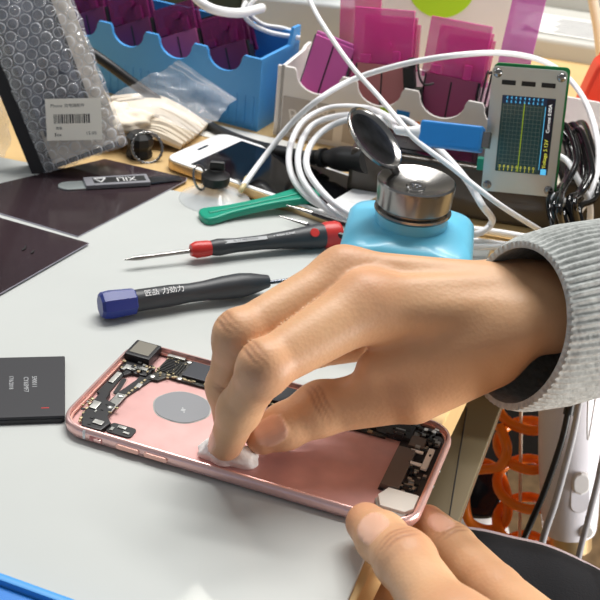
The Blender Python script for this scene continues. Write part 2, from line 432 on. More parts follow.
# flex cables and brackets at the left end
fx = G(); fx.prism([(-5.75, 1.6), (-5.35, 1.6), (-5.2, 1.2), (-5.55, -.3), (-5.62, -1.9), (-6.05, -1.9), (-5.98, -.2), (-5.75, .9)], .15, .22)
fx.prism([(-6.72, 1.95), (-5.4, 1.9), (-5.5, 1.25), (-6.1, 1.2), (-6.3, .9), (-6.72, 1.3)], .15, .3, bev=.04)
fx.prism([(-6.55, -.55), (-6.15, -.55), (-6.1, -1.0), (-5.6, -1.15), (-5.5, -2.0), (-5.2, -2.3), (-5.3, -2.9), (-6.1, -2.95), (-6.45, -2.3)], .15, .36, bev=.05)
fx.build('flex_cable', 'black_plastic', phone)
g = G()
g.box((-6.3, 1.45, .33), (.5, .3, .05), .02); g.box((-5.75, 1.62, .33), (.3, .22, .06), .02); g.box((-6.55, .6, .26), (.22, .8, .08), .02); g.box((-6.25, -1.6, .39), (.3, .5, .05), .02)
g.box((-5.6, -2.55, .39), (.4, .25, .05), .02); g.box((-4.95, 3.02, .3), (.8, .16, .14), .02); g.box((-5.45, .55, .24), (.2, .3, .04), .01)
g.build('shield_clips', 'silver', phone)
G().prism([(-6.72, 1.2), (-6.35, 1.0), (-6.3, -.4), (-6.5, -.6), (-6.72, -.6)], .15, .24).build('antenna_plate', 'chip', phone)
g = G()
for i in range(40): g.box((random.uniform(-6.75, -5.35), random.choice((random.uniform(-2.9, -1.2), random.uniform(1.2, 1.95))), .36), (random.uniform(.05, .16), random.uniform(.05, .14), .05), mi=i % 3)
g.build('tiny_parts', ['goldpin', 'silver', 'chip'], phone)['kind'] = 'stuff'
g = G()
for i in range(12): g.box((-5.42 - .03 * i, 1.0 - i * .22, .24), (.09, .13, .03), mi=0)
for i in range(5): g.box((-6.6 + .06 * i, -1.2 - .33 * i, .3), (.12, .13, .12), .02)
g.build('solder_pads', 'goldpin', phone)
G().box((-5.72, -1.0, .3), (.38, 1.25, .05), .015, RZ(0)).build('bracket', 'silver', phone)
for w in (-.55, -1.42): G().lathe([(0, .05), (.07, .05), (.12, .02), (.12, 0)], T(-5.72, w, .325), 16).build('screw', 'silver', phone)
G().prism(rr(.2, 1.15, .09, 4), .14, .2, T(-6.15, .25, 0) @ RZ(8)).build('sensor_slot', 'black_plastic', phone)
g = G(); g.prism(rr(.34, 1.3, .14, 4), .14, .16, T(-6.15, .25, 0) @ RZ(8)); g.build('slot_trim', 'rose_side', phone)
g = G(); g.prism(rr(1.05, .62, .15, 4), .14, .2, T(-4.72, -2.38, 0)); g.build('side_button_flex', 'chip', phone)
g = G(); g.box((-4.75, -2.25, .22), (.35, .16, .06), .02); g.box((-4.45, -2.5, .22), (.25, .1, .04)); g.box((-5.05, -2.5, .22), (.12, .2, .05)); g.build('contact', 'silver', phone)
g = G(); pad = []
for i in range(48):
    a = 2 * math.pi * i / 48; rad = 1.04 * (1 + .015 * math.cos(6 * a + .4)); pad.append((rad * 1.08 * math.cos(a), rad * .98 * math.sin(a)))
G().prism([(x * 1.05, y * 1.05) for x, y in pad], .14, .148, T(-3.33, .08, 0)).build('pad_rim', 'silver', phone)
G().prism(pad, .14, .165, T(-3.33, .08, 0)).build('round_pad', 'pad_grey', phone)
g = G(); g.box((-3.2, -.1, .167), (.16, .16, .004)); g.box((-3.28, .02, .167), (.06, .06, .004)); g.box((-3.1, -.22, .167), (.05, .08, .004)); g.build('pad_mark', 'print_grey', phone)
# right end
G().box((5.6, -.1, .27), (.72, 2.55, .24), .04).build('taptic_module', 'module_grey', phone)
G().box((5.85, 1.75, .26), (.6, .7, .2), .04).build('module_plate', 'module_grey', phone)
G().prism([(5.35, -2.05), (5.6, -1.5), (6.75, -1.5), (6.75, -2.3), (6.5, -2.62), (5.6, -2.62)], .16, .44, bev=.05).build('speaker', 'white_sticker', phone)
G().prism([(5.3, -2.2), (5.6, -2.95), (6.4, -2.95), (6.6, -2.55), (5.6, -2.66), (5.4, -2.1)], .16, .33).build('speaker_foot', 'silver', phone)
G().box((6.48, .85, .33), (.24, 1.35, .1), .02).build('label', 'white_sticker', phone)
g = G(); g.box((6.1, .35, .36), (.5, .17, .06), .02); g.box((5.98, 1.12, .36), (.5, .15, .06), .02); g.box((5.8, .7, .36), (.08, .6, .05), .01); g.build('white_foam', 'white_sticker', phone)
G().prism([(5.2, -1.45), (6.85, -1.45), (6.85, 2.6), (6.5, 3.1), (4.6, 3.1), (4.6, 1.75), (5.2, 1.75)], .15, .19).build('dark_base_plate', 'black_plastic', phone)  # plain dark plate added over the pink floor between the parts
g = G()
for i in range(46): g.box((random.uniform(5.9, 6.65), random.uniform(-1.8, 2.6), random.uniform(.2, .34)), (random.uniform(.06, .22), random.uniform(.06, .24), .1), .01, mi=random.randrange(3))
g.build('dock_parts', ['chip', 'silver', 'silver'], phone)['kind'] = 'stuff'
g = G()
for i in range(30): g.box((random.uniform(4.7, 6.6), random.uniform(1.9, 3.0), random.uniform(.2, .38)), (random.uniform(.15, .5), random.uniform(.1, .3), .12), .02, mi=(0 if i % 5 else 1))
g.build('charging_port_parts', ['chip', 'silver'], phone)['kind'] = 'stuff'
G().box((5.05, 2.25, .25), (1.0, .9, .2), .04).build('connector_block', 'black_plastic', phone)
G().prism([(4.9, 1.7), (3.3, 1.95), (3.3, 2.1), (4.9, 2.05)], .2, .3).build('antenna_flex', 'black_plastic', phone)
for w in (-.5, .5): G().lathe([(0, .03), (.05, .025), (.07, 0)], T(L_ / 2, w, .3) @ RY(90), 12).build('frame_screw', 'silver', phone)

for ch in phone.children:
    if ch.name.split('.')[0] not in ('side_frame', 'antenna_band', 'volume_button', 'mute_slot', 'mute_switch', 'inner_ledge', 'frame_screw', 'ledge_rail'): ch.location.z += .0009
# ------------------------------------------------------------------ cotton pad
cp = at(238, 461, .4)
g = G()
def fcot(a, b):
    th = a * 2 * math.pi; ph = b * math.pi
    d = V((math.cos(th) * math.sin(ph), math.sin(th) * math.sin(ph), math.cos(ph)))
    n = noise.noise(d * 1.7 + V((3, 1, 5))) * .3 + noise.noise(d * 4) * .05
    q = d * (1 + n); return V((q.x * 1.1, q.y * .6, max(-.0, q.z * .5 + .24)))
g.grid(fcot, 48, 28)
tag(g.build('cotton_pad', 'cotton', X=T(cp.x - .45, cp.y + .12, ZM + .22) @ RZ(-14), ang=80), 'small white cotton pad pinched in the fingertips on the phone housing', 'cotton pad')

# ------------------------------------------------------------------ screwdrivers
def along(a, b, z): return frame(V((a.x, a.y, z)), V((b.x - a.x, b.y - a.y, 0)))
RYX = RY(90)
a, b = at(124, 268, .2), at(339, 235, .7)
sd = thing('screwdriver', 'slim screwdriver with red collar, charcoal grip and red end cap', 'screwdriver', along(a, b, ZM + .62), 'precision screwdrivers')
ln = (b - a).to_2d().length
g = G(); g.lathe([(0, 0), (.03, .02), (.1, .5), (.13, .9), (.1, 1.1), (.1, ln * .31), (0, ln * .31)], T(0, 0, -.12) @ RY(88.7)).build('blade', 'steel', sd)
G().lathe([(0, ln * .29), (.3, ln * .295), (.42, ln * .32), (.4, ln * .37), (.34, ln * .395), (0, ln * .395)], RYX).build('collar', 'red', sd)
G().lathe([(0, ln * .38), (.36, ln * .38), (.43, ln * .42), (.36, ln * .5), (.37, ln * .62), (.46, ln * .74), (.6, ln * .85), (.66, ln * .9), (.62, ln * .925), (0, ln * .925)], RYX).build('grip', 'handle', sd)
G().lathe([(0, ln * .91), (.62, ln * .915), (.7, ln * .935), (.7, ln * .985), (.62, ln), (0, ln)], RYX).build('end_cap', 'red', sd)
G().lathe([(0, 0), (.24, 0), (.22, .03), (0, .04)], T(ln * .86, -.42, .46) @ RX(42) @ RY(-8), 24).build('button', 'red', sd)
g = G(); g.box((0, 0, 0), (ln * .2, .2, .012), 0, T(ln * .54, -.18, .35) @ RX(27)); g.build('label', 'print_grey', sd)
g = G(); g.text('SL 1.5 PRECISION', .17, T(ln * .54, -.18, .36) @ RX(27), 1, .002); g.text('+ WISHI SUWEI', .17, T(ln * .72, -.22, .44) @ RX(27) @ RY(-5), 0, .002); g.build('lettering', ['print_white', 'print_dark'], sd)
a, b = at(100, 308, .7), at(268, 285, .6)
sd = thing('screwdriver', 'screwdriver with dark blue faceted cap and slim charcoal grip nearest the phone', 'screwdriver', along(a, b, ZM + .66), 'precision screwdrivers')
ln = (b - a).to_2d().length
g = G(); g.lathe([(0, 0), (.5, 0), (.62, .12), (.66, .5), (.6, 1.55), (.52, 1.62), (0, 1.62)], RYX, 8).build('end_cap', 'navy', sd, ang=20)
G().lathe([(0, 1.5), (.5, 1.55), (.5, 3.2), (.44, 4.2), (.46, 4.9), (.55, 5.8), (.58, 6.7), (.5, 7.3), (.3, ln), (0, ln)], RYX).build('grip', 'handle', sd)
G().lathe([(0, ln - .1), (.09, ln - .1), (.09, ln + 2.6), (.02, ln + 3), (0, ln + 3)], T(0, 0, 0) @ RY(90.6)).build('blade', 'steel_dark', sd)
g = G(); g.text('力劲力', .36, T(3.3, -.27, .44) @ RX(31), 0, .004); g.text('匠品', .34, T(2.3, -.27, .45) @ RX(31), 0, .004); g.build('lettering', 'print_white', sd)
# tweezers
a, b = at(300, 214, .9), at(470, 252, .9)
tw = thing('tweezers', 'black tweezers with fine steel tips poking from behind the blue bottle', 'tweezers', along(a, b, .95))
for k, (p0, p1) in enumerate(((at(286, 205, 1.0), at(354, 226, 1.0)), (at(279, 216, 1.0), at(352, 238, 1.0)))):
    Xi = (along(a, b, .95)).inverted(); q0, q1 = Xi @ p0, Xi @ p1; q0.z = q1.z = .05
    e = V((9.0, .3 * (1 - k), .0)); mid = q0.lerp(q1, .4)
    arm = G().tube(catmull([mid, q1, q1.lerp(e, .5), e], 6), lambda t: .13 + .12 * t, 8).build('arm', 'black_plastic', tw)
    G().tube([q0, q0.lerp(mid, .5), mid + (mid - q0) * .04], lambda t: .02 + .1 * t, 8).build('tip', 'steel', arm)
# green pry tool
a, b = at(197, 216, .3), at(314, 194, .3)
b = at(314, 196, .78); a = at(204, 220, ZM + .02); gp = frame(a, b - a); ln = (b - a).length
prof = [(0, -.5), (ln * .25, -.36), (ln * .6, -.34), (ln * .85, -.52), (ln, -.58), (ln + .05, .5), (ln * .9, .58), (ln * .6, .36), (ln * .25, .36), (0, .5)]
g = G(); pts = [p.to_2d() for p in catmull([(x, y * 1.3, 0) for x, y in prof], 4, True)]
g.prism(pts, 0, .38, bev=.12, seg=3); g.prism([(.3, -.14), (ln - .6, -.16), (ln - .6, .16), (.3, .14)], .37, .44, bev=.06)
tag(g.build('pry_tool', 'teal', X=gp), 'teal green plastic pry tool lying between suction cup and coiled cable', 'pry tool')
# metal spudger with its printed sleeve
a, b = at(58, 186, .3), at(181, 179, .3)
sp = thing('spudger', 'flat steel spudger with black printed sleeve on the dark sheet', 'spudger', along(a, b, ZM + .09) @ Matrix.Diagonal((1, 1.45, 1, 1))); ln = (b - a).to_2d().length
out = [(.5 - .5 * math.cos(R(t)), .33 * math.sin(R(t))) for t in range(-90, 91, 15)]
out = [(.6 - .6 * math.cos(R(t)), .36 * math.sin(R(t))) for t in range(-90, 91, 15)][::-1]
G().prism([(2.2, -.36)] + [(x, y) for x, y in [(.6 - .6 * math.cos(R(t)), .36 * math.sin(R(t))) for t in range(-90, 91, 15)]] + [(2.2, .36)], 0, .08, bev=.02).build('blade', 'steel_brush', sp)
G().box((ln * .47, 0, .13), (ln * .52, .8, .26), .05).build('handle', 'print_mid', sp)
G().box((ln * .49, 0, .268), (ln * .42, .46, .012)).build('sleeve', 'chip', sp)
G().prism([(ln * .72, -.3), (ln, -.12), (ln, .3), (ln * .72, .3)], .02, .12, bev=.02).build('blade', 'steel_dark', sp)
g = G(); g.text('XILI', .5, T(ln * .545, 0, .277) @ RZ(180) @ Matrix.Diagonal((1.3, 1, 1, 1)), 0, .003)
for s_ in ((-.32, .17, 0, -.2), (0, -.2, .32, .17), (-.32, .17, .32, .17)): g.cyl((ln * .335 + s_[0], s_[1], .277), (ln * .335 + s_[2], s_[3], .277), .04, seg=6)
g.build('lettering', 'print_white', sp)
# ring holder
p = at(140, 158, 0)
rg = thing('ring_holder', 'black knob with a beaded silver ring standing behind the spudger', 'ring holder', T(p.x, p.y, 0))
G().lathe([(0, 0), (.75, 0), (.8, .2), (.7, .5), (.85, .8), (.8, 1.25), (.5, 1.5), (0, 1.5)], T(-.1, .3, .0) @ RX(0), 9).build('knob', 'black_rubber', rg, ang=20)
g = G(); g.torus(.9, .08, T(.45, -.25, .78) @ RZ(25) @ RX(62), n=64)
for i in range(22): a = i / 22 * 2 * math.pi; g.lathe([(0, -.11), (.1, -.05), (.1, .05), (0, .11)], T(.45, -.25, .78) @ RZ(25) @ RX(62) @ T(.9 * math.cos(a), .9 * math.sin(a), 0), 8)
g.build('ring', 'steel', rg)
# suction cup
p = at(214, 203, 0)
sc = thing('suction_cup', 'clear suction cup with black knob between phone and green tool', 'suction cup', T(p.x, p.y + .2, ZM) @ Matrix.Diagonal((1.12, 1.12, 1.25, 1)))
G().lathe([(1.75, 0), (1.7, .08), (1.2, .32), (.7, .55), (.45, .75), (0, .75), (0, .55), (.6, .4), (1.6, 0)], I4, 48).build('cup', 'clear_cup', sc)
G().lathe([(0, .72), (.62, .72), (.7, .85), (.7, 1.15), (.45, 1.3), (.38, 1.45), (0, 1.45)], I4, 28).build('knob', 'black_rubber', sc)
G().box((.05, 0, 1.55), (.75, .3, .5), .12).build('grip', 'black_rubber', sc)
G().torus(.55, .06, T(-.75, -.1, 1.0) @ RY(65) @ RX(20)).build('key_ring', 'steel', sc)
# probe tip lying by the cup: small pincers
cable('probe_tip', [at(243, 185, .9), at(238, 180, .7), at(226, 181, .5), at(228, 172, .6)], .09, 'steel', 'thin bent silver probe lead beside the suction cup', 'probe lead')

# ------------------------------------------------------------------ white phone behind
a = at(160, 157, .7); d = V((8.3, -4.9, 0)).normalized(); nrm = V((-d.y, d.x, 0))
X = frame(V((a.x, a.y, 0)), d)
# wood under its far half, mat under the near half: lies on the mat's edge
wp = thing('smartphone', 'white fronted smartphone with gold edge and dark screen behind the suction cup', 'smartphone', X @ T(.15, .05, .145))
Ls, Ws = 12.0, 5.7
G().prism(rr(Ls, Ws, .85, 8, Ls / 2, Ws / 2), 0, .49, bev=.06).build('case_band', 'gold', wp)
G().prism(rr(Ls - .12, Ws - .12, .8, 8, Ls / 2, Ws / 2), .49, .55, bev=.02).build('front', 'white_plastic', wp, ang=10)
G().prism(rr(8.7, 5.0, .05, 2, Ls / 2 + .1, Ws / 2), .55, .56).build('display', 'black_gloss', wp)
G().lathe([(0, .552), (.5, .552), (.5, .56), (.42, .555), (0, .553)], T(Ls - .85, Ws / 2, 0)).build('home_button', 'white_plastic', wp)
G().prism(rr(.18, 1.0, .08, 4, .75, Ws / 2), .55, .56).build('earpiece', 'black_gloss', wp)

# ------------------------------------------------------------------ bottle
bc = at(412, 214, 5.0)
bo = thing('dispenser_bottle', 'pale blue plastic bottle with chrome cap and its round lid flipped open', 'bottle', T(bc.x, bc.y, ZM) @ RZ(-6))
g = G(); n = 12
secs = [(0, 5.1, .9), (.12, 5.4, 1.0), (.5, 5.6, 1.05), (3.4, 5.65, 1.05), (3.8, 5.55, 1.1), (4.08, 5.25, 1.2), (4.25, 4.8, 1.4), (4.38, 4.2, 1.6), (4.5, 3.6, 1.75)]
vs = []; fs = []
for z, w, r in secs: vs += [(x, y, z) for x, y in rr(w * 1.06, w * 1.04, r, n)]
k = 4 * (n + 1)
for j in range(len(secs) - 1):
    for i in range(k): fs.append((j * k + i, j * k + (i + 1) % k, (j + 1) * k + (i + 1) % k, (j + 1) * k + i))
fs.append(tuple(range(k))[::-1]); fs.append(tuple((len(secs) - 1) * k + i for i in range(k)))
g.add(vs, fs); g.build('body', 'cyan', bo, ang=50)
G().lathe([(1.66, 4.5), (1.64, 5.15), (1.45, 5.2)], I4).build('neck', 'cyan', bo)
cap = G().lathe([(1.45, 4.98), (1.68, 5.0), (1.75, 5.1), (1.72, 5.2), (1.55, 5.25), (1.55, 5.32), (1.64, 5.36), (1.68, 5.42), (1.76, 6.35), (1.76, 6.48), (1.68, 6.55), (1.52, 6.5), (.9, 6.28), (.45, 6.22), (.4, 6.28), (.3, 6.28), (.25, 6.22), (0, 6.22)], I4, 64).build('cap', 'steel', bo)
g = G(); 
for i in range(5): a = i * 1.26; g.lathe([(0, .05), (.06, .03), (.07, 0)], T(.17 * math.cos(a), .17 * math.sin(a), 6.24), 8)
g.build('nozzle_holes', 'steel_dark', cap)
g = G(); g.torus(.62, .05, T(1.25, -2.96, 3.0) @ RX(90)); g.tube([(1.0, -2.98, 3.35), (1.25, -2.98, 3.6), (1.5, -2.98, 3.35)], .04, 6); g.tube([(1.25, -2.98, 2.6), (1.25, -2.98, 3.58)], .03, 6)
g.text('®', .5, T(2.15, -2.93, 3.52) @ RX(90), 0, .01); g.build('emblem', 'emblem', bo)
# lid
Xb = bo.matrix_world.copy(); Xb.translation /= S; Xi = Xb.inverted()
nl_ = (CR * .8 + CU * .6) * .83 - CF * .56; nl_.normalize()
lc = Xi @ dp(373.5, 139, (bc - EYE).dot(CF) - .9)
zz = (Xi.to_3x3() @ nl_).normalized(); xx = zz.orthogonal().normalized(); yy = zz.cross(xx)
LX = basis(lc, xx, yy, zz) @ Matrix.Scale(1.08, 4)
lid = G().lathe([(0, -.22), (1.2, -.16), (1.48, 0), (1.52, .12), (1.45, .15), (1.38, .06), (1.1, -.08), (0, -.12)], LX, 56).build('lid', 'steel', bo)
G().lathe([(0, -.115), (1.1, -.072), (1.34, .03), (1.1, -.06), (0, -.10)], LX, 56).build('liner', 'steel_dark', lid)
hp = Xi @ dp(394, 168, (bc - EYE).dot(CF) - .4)
g = G(); g.tube(catmull([lc.lerp(hp, .82), hp, hp.lerp(V((-.9, .9, 6.3)), .5), V((-.95, .8, 6.36))], 5), .2, 8, flat=.6); g.build('hinge', 'steel', bo)

# ------------------------------------------------------------------ power strip and plug
a, b = at(345, 199, 0), at(570, 236, 0)
X = along(a, b, 0); ln = 17.5
ps = thing('power_strip', 'glossy dark brown power strip lying behind the blue bottle', 'power strip', X)
G().box((ln / 2, 2.1, 1.55), (ln, 4.2, 3.1), .28, seg=3).build('body', 'strip_brown', ps)
G().box((ln / 2 + .6, 2.1, 3.13), (ln - 2, 3.4, .1), .04).build('top_plate', 'black_gloss', ps)
for i in range(3):
    so = G().prism(rr(3, 2.4, .4, 5, 3.4 + i * 5, 2.1), 3.17, 3.22).build('socket', 'black_plastic', ps)
    for q in (-.6, .6): G().box((3.4 + i * 5 + q, 2.1, 3.225), (.2, .8, .01)).build('slot', 'dirt', so)
g = G()
pp = [dp(372, 152, 65.5), dp(345, 155, 66.3), dp(318, 156, 67), dp(300, 155, 67.5)]
for p in pp: pass
P0, P1 = dp(368, 160, 63.8), dp(306, 157, 67)
pl = thing('power_plug', 'black power plug and its thick cord entering the power strip end', 'power plug', T(*P1))
d = P0 - P1; q = d.to_track_quat('Z', 'Y').to_matrix().to_4x4(); l = d.length
G().lathe([(0, 0), (.38, .02), (.4, .3), (.32, .34), (.32, .5), (.44, .54), (.44, .85), (.36, .9), (.36, 1.1), (.55, 1.16), (.58, 1.5), (.44, 1.56), (.44, 1.75), (.6, 2.1), (.72, 2.8), (.75, l), (0, l)], q, 24).build('strain_relief', 'black_rubber', pl)
cord = [P1 + d * .01, at(285, 152, .9), at(258, 146, .4), at(232, 137, .3), at(205, 124, .3), at(170, 108, .9), at(140, 88, 2.0), at(105, 62, 3.4), at(80, 45, 4)]
G().tube([p - P1 for p in catmull(cord, 8)], .33, 12).build('cord', 'black_rubber', pl)
# ------------------------------------------------------------------ USB meter
mz = 3.3
mb = at(519, 193, mz)
nf = V((-mb.x, -mb.y, 0)).normalized()
mx = V((0, 0, 1)).cross(nf).normalized()      # to the viewer's left->right
X = basis(mb, mx, V((0, 0, 1)).cross(mx) * 1, V((0, 0, 1)))
X = X @ RY(-4.5) @ RX(-6) @ T(-.1, 0, -.02) @ Matrix.Diagonal((.93, 1, .985, 1))
um = thing('usb_meter', 'steel framed USB power meter with lit graph screen standing on the strip', 'usb meter', X)
MW, MH = 3.95, 6.55
def fr(cx, cz, w, h, y=0, t=.1, bev=0, r=None, mi=0, g=None):
    g = g or G(); g.prism(rr(w, h, r or .02, 4), 0, t, T(cx, y, cz) @ RX(90), mi=mi, bev=bev); return g
def ring_frame(w, h, iw, ih, icx, icz, y, t):
    o = rr(w, h, .25, 5); i_ = rr(iw, ih, .05, 5, icx, icz); n = len(o); vs = [(x, z, 0) for x, z in o] + [(x, z, 0) for x, z in i_] + [(x, z, t) for x, z in o] + [(x, z, t) for x, z in i_]
    fs = []
    for k in range(n):
        j = (k + 1) % n
        fs += [(2 * n + k, 2 * n + j, 3 * n + j, 3 * n + k), (k, n + k, n + j, j), (k, j, 2 * n + j, 2 * n + k), (n + k, 3 * n + k, 3 * n + j, n + j)]
    return vs, fs
g = G(); v, f = ring_frame(MW, MH, 2.85, 4.0, .1, -.15, 0, .09); g.add(v, f, T(0, 0, MH / 2) @ RX(90)); g.build('face_plate', 'steel_brush', um)
g = fr(.1, MH / 2 - .15, 2.85, 4.0, .02, .05); g.build('screen', 'screen', um); 
G().prism(rr(MW + .05, MH + .08, .25, 5), 0, .12, T(.1, .32, MH / 2 + .08) @ RX(90)).build('circuit_board', 'green_pcb', um)
G().prism(rr(MW - .02, MH, .25, 5), 0, .12, T(0, .78, MH / 2) @ RX(90)).build('back_plate', 'steel_brush', um)
G().box((0, .5, MH / 2), (3.4, .35, 5.6)).build('spacer_block', 'black_plastic', um)
g = G(); zt = MH / 2 - .15
fr(.1, zt + 1.78, 2.8, .4, -.035, .01, g=g); g.build('top_band', 'screen_bar', um)
g = fr(1.28, zt - .02, .42, 3.9, -.035, .012); g.build('side_band', 'screen_navy', um)
g = G()
for i in range(11): g.box((-1.2 + i * .205, -.037, zt - .15), (.016, .006, 3.4))
for i in range(16): g.box((-.17, -.037, zt - 1.75 + i * .215), (2.1, .006, .016))
g.build('grid_lines', 'grid', um)
g = G(); g.box((-.1, -.045, zt - .15), (.045, .008, 3.6)); g.build('yellow_trace', 'trace', um)
g = G()
for i in range(9):
    for q in range(2): g.text('4' if q else '6', .22, T(-1.05 + i * .235, -.05, zt + 1.68 + q * .19) @ RX(90), 0, .002)
g.box((1.03, -.045, zt - .1), (.03, .008, 3.3)); g.build('blue_digits', 'digits_blue', um)
g = G()
for i in range(9):
    for q in range(2): g.text('0' if q else '1', .2, T(-1.1 + i * .23, -.045, zt - 1.9 + q * .17) @ RX(90), 0, .002)
g.text('Voltage 5.12V', .27, T(1.28, -.055, zt - .9) @ RX(90) @ RZ(90), 0, .002); g.build('yellow_digits', 'digits_yellow', um)
g = G(); g.text('Current 0.00A', .25, T(1.28, -.055, zt + .95) @ RX(90) @ RZ(90), 0, .002); g.build('white_digits', 'digits_white', um)
g = fr(1.28, zt - 1.85, .3, .3, -.045, .01); g.build('corner_icon', 'digits_blue', um)
g = G()
for i in (-1.05, 0, 1.05): fr(i, MH - .78, .74, .24, -.085, .02, g=g)
g.build('slot_window', 'chip', um)
for x_ in (-1, 1):
    for z_ in (.34, MH - .34):
        s_ = G().lathe([(0, .14), (.1, .13), (.2, .08), (.24, 0), (0, 0)], T(x_ * (MW / 2 - .3), -.09, z_) @ RX(90), 20).build('screw', 'steel', um)
G().box((-MW / 2 - .12, .25, 1.35), (.5, .5, .62), .03).build('terminal', 'teal', um)
# blue plug
Xu = X; pw0, pw1 = dp(483, 140, 57.6), dp(421, 133, 58.6)
cb = (pw1 + pw0) / 2; dx = (pw0 - pw1).normalized(); ax_ = frame(pw1, dx, CU)
up = thing('usb_plug', 'bright blue USB plug pushed into the side of the meter', 'usb plug', ax_)
hh = (pw0 - pw1).length
G().box((hh * .5, 0, 0), (hh, .9, 1.3), .16, seg=3).build('housing', 'blue_plug', up)
G().box((hh * .88, 0, .05), (hh * .2, .8, 1.15), .04).build('nose', 'blue_plug', up)
g = G(); g.text('↔', .6, T(hh * .52, -.455, -.05) @ RX(90), 0, .004); g.prism(rr(.8, .5, .1, 4), 0, .01, T(hh * .5, -.45, -.05) @ RX(90)); g.build('usb_mark', 'blue_plug', up)
G().box((hh + .12, 0, 0), (.5, .5, .8), .03).build('metal_tongue', 'steel', up)
G().lathe([(0, -1.3), (.22, -1.3), (.26, -.6), (.42, 0), (.42, .1), (0, .1)], RY(90), 20).build('strain_relief', 'white_cable', up)

# ------------------------------------------------------------------ cables
conn = ax_ @ V((-1.25, 0, 0))
coil = [conn, at(388, 117, 5.0), at(365, 108, 4.0), at(330, 108, 3.2), at(303, 122, 2.6), at(290, 148, 2.0), at(292, 176, 1.5), at(312, 200, 1.15), at(345, 214, .8), at(400, 226, .35), at(470, 229, .3), at(520, 236, .35),
        at(538, 241, .4), at(520, 246, .3), at(465, 240, .25), at(400, 236, .3), at(345, 221, .7), at(320, 202, 1.3), at(301, 176, 1.9), at(299, 150, 2.5), at(312, 126, 3.2), at(340, 116, 3.8), at(380, 116, 4.2),
        at(410, 122, 4.0), at(440, 150, 3.9), at(465, 178, 3.5), at(482, 205, 3.42), at(492, 222, 1.3), at(470, 235, .75), at(400, 232, .8), at(352, 215, 1.1), at(326, 196, 1.7), at(307, 168, 2.3), at(312, 143, 2.8), at(335, 124, 3.5), at(372, 117, 4.5), at(400, 130, 4.6)]
cable('coiled_cable', coil, .185, 'white_cable', 'thick white cable coiled in loops running out of the blue plug', n=10)
loopA = [at(243, 186, .95), at(262, 160, 1.4), at(290, 125, 3.2), at(318, 100, 5.0), at(352, 80, 5.7), at(400, 65, 7.0), at(450, 56, 8.0), at(500, 53, 8.0), at(540, 60, 7.4), at(567, 77, 6.2), at(587, 105, 5.6), at(598, 145, 4.8), at(595, 182, 3.8), at(578, 213, 2.6), at(550, 234, 1.4), at(525, 243, .95), at(490, 247, .7), at(440, 246, .62)]
cable('long_cable', loopA, .165, 'white_cable', 'long white cable arching high over the pink cases and around the meter', n=10)
G_ = [at(247, 178, 1.0), at(243, 187, .95), at(240, 192, .75)]
cable('cable_end', G_, .15, 'amber', 'beige bare end of the arching cable beside the suction cup', 'cable end')
cable('straight_cable', [at(306, -8, 9.5), at(320, 20, 8.6), at(350, 64, 7.2), at(380, 98, 6.2), at(402, 124, 6.0), at(416, 140, 5.6), at(450, 166, 5.0), at(500, 205, 3.9), at(556, 240, 1.5), at(566, 248, 1.2)], .14, 'white_cable', 'white cable running straight and diagonally down past the bottle lid')
cable('side_cable', [at(530, 90, 3.2), at(540, 130, 3.6), at(556, 175, 3.4), at(568, 220, 2.2), at(575, 250, .6)], .15, 'cream_cable', 'thin cream cable running down behind the meter to the sleeve')
cable('side_cable', [at(540, 150, 4.6), at(566, 160, 4.4), at(578, 180, 4.0), at(590, 205, 3), at(588, 236, 1.2)], .17, 'white_cable', 'short white cable looping beside the black cables')
cable('side_cable', [at(552, 196, 3.8), at(566, 204, 3.5), at(574, 220, 2.6), at(578, 245, .8)], .22, 'white_cable', 'thick white cable stub leaving the lower corner of the meter')
random.seed(3)
for i in range(7):
    x0 = 553 + i * 5; z0 = 3.35 + .5 * (i % 3)
    pts = [at(x0 - 12, 128 + 8 * (i % 3), z0 + .4), at(x0 + 2, 125 + 5 * (i % 2), z0 + 1.2), at(x0 + 14, 150 + 4 * i, z0 + .6), at(x0 + 12 - 5 * (i % 3), 180 + 3 * i, z0), at(x0 - 4, 200 + 4 * (i % 4), z0 + .2), at(x0 + 2, 232, 2.8)]
    cable('black_cable', pts, .17, 'black_gloss', 'black cable in the tangle between the meter and the sleeve', group='tangled black cables', n=8)
g = G()
p = at(535, 97, 3.4)
gt = thing('green_connector', 'lime green connector tucked behind the right side of the meter', 'connector', T(p.x, p.y + 1.0, 3.2))
G().lathe([(0, 0), (.8, 0), (.85, 1.0), (.6, 1.4), (0, 1.4)], T(0, 0, 0) , 20).build('shell', 'lime', gt)
G().lathe([(0, 1.4), (.45, 1.4), (.4, 1.9), (0, 1.9)], I4, 16).build('nut', 'amber', gt)

# ------------------------------------------------------------------ bins with cut-out fronts
def bin_(name, label, o, dirv, Wd, Dp, H, cuts, mat_, rad, th=.22, up=1.22):
    X = frame(V((o.x, o.y, 0)), dirv)
    t = thing(name, label, 'bin', X, 'cut-out parts bins')
    def wall(y, cc):
        out = [(0, 0), (Wd, 0), (Wd, H)]
        for cx in sorted(cc, reverse=True):
            out.append((cx + rad + .15, H)); 
            for i in range(13):
                a = R(0 - 180 * i / 12); out.append((cx + rad * math.cos(a), H - .25 + rad * .82 * math.sin(a)))
            out.append((cx - rad - .15, H))
        out.append((0, H)); return G().prism(out, 0, th, T(0, y, 0) @ RX(90) )
    wall(th, cuts).build('front_panel', mat_, t)
    G().box((Wd / 2, Dp - th / 2, H * (up - .1) / 2), (Wd, th, H * (up - .1)), .03).build('back_panel', mat_, t)
    for x in (th / 2, Wd - th / 2):
        sd_ = G().prism([(0, 0), (Dp, 0), (Dp, H * up), (Dp * .82, H * up), (Dp * .74, H), (0, H)], 0, th, T(x + th / 2, 0, 0) @ RZ(90) @ RX(90)); sd_.build('side_panel', mat_, t)
    G().box((Wd / 2, Dp / 2, .12), (Wd - .2, Dp - .2, .2)).build('base', mat_, t)
    return t, X
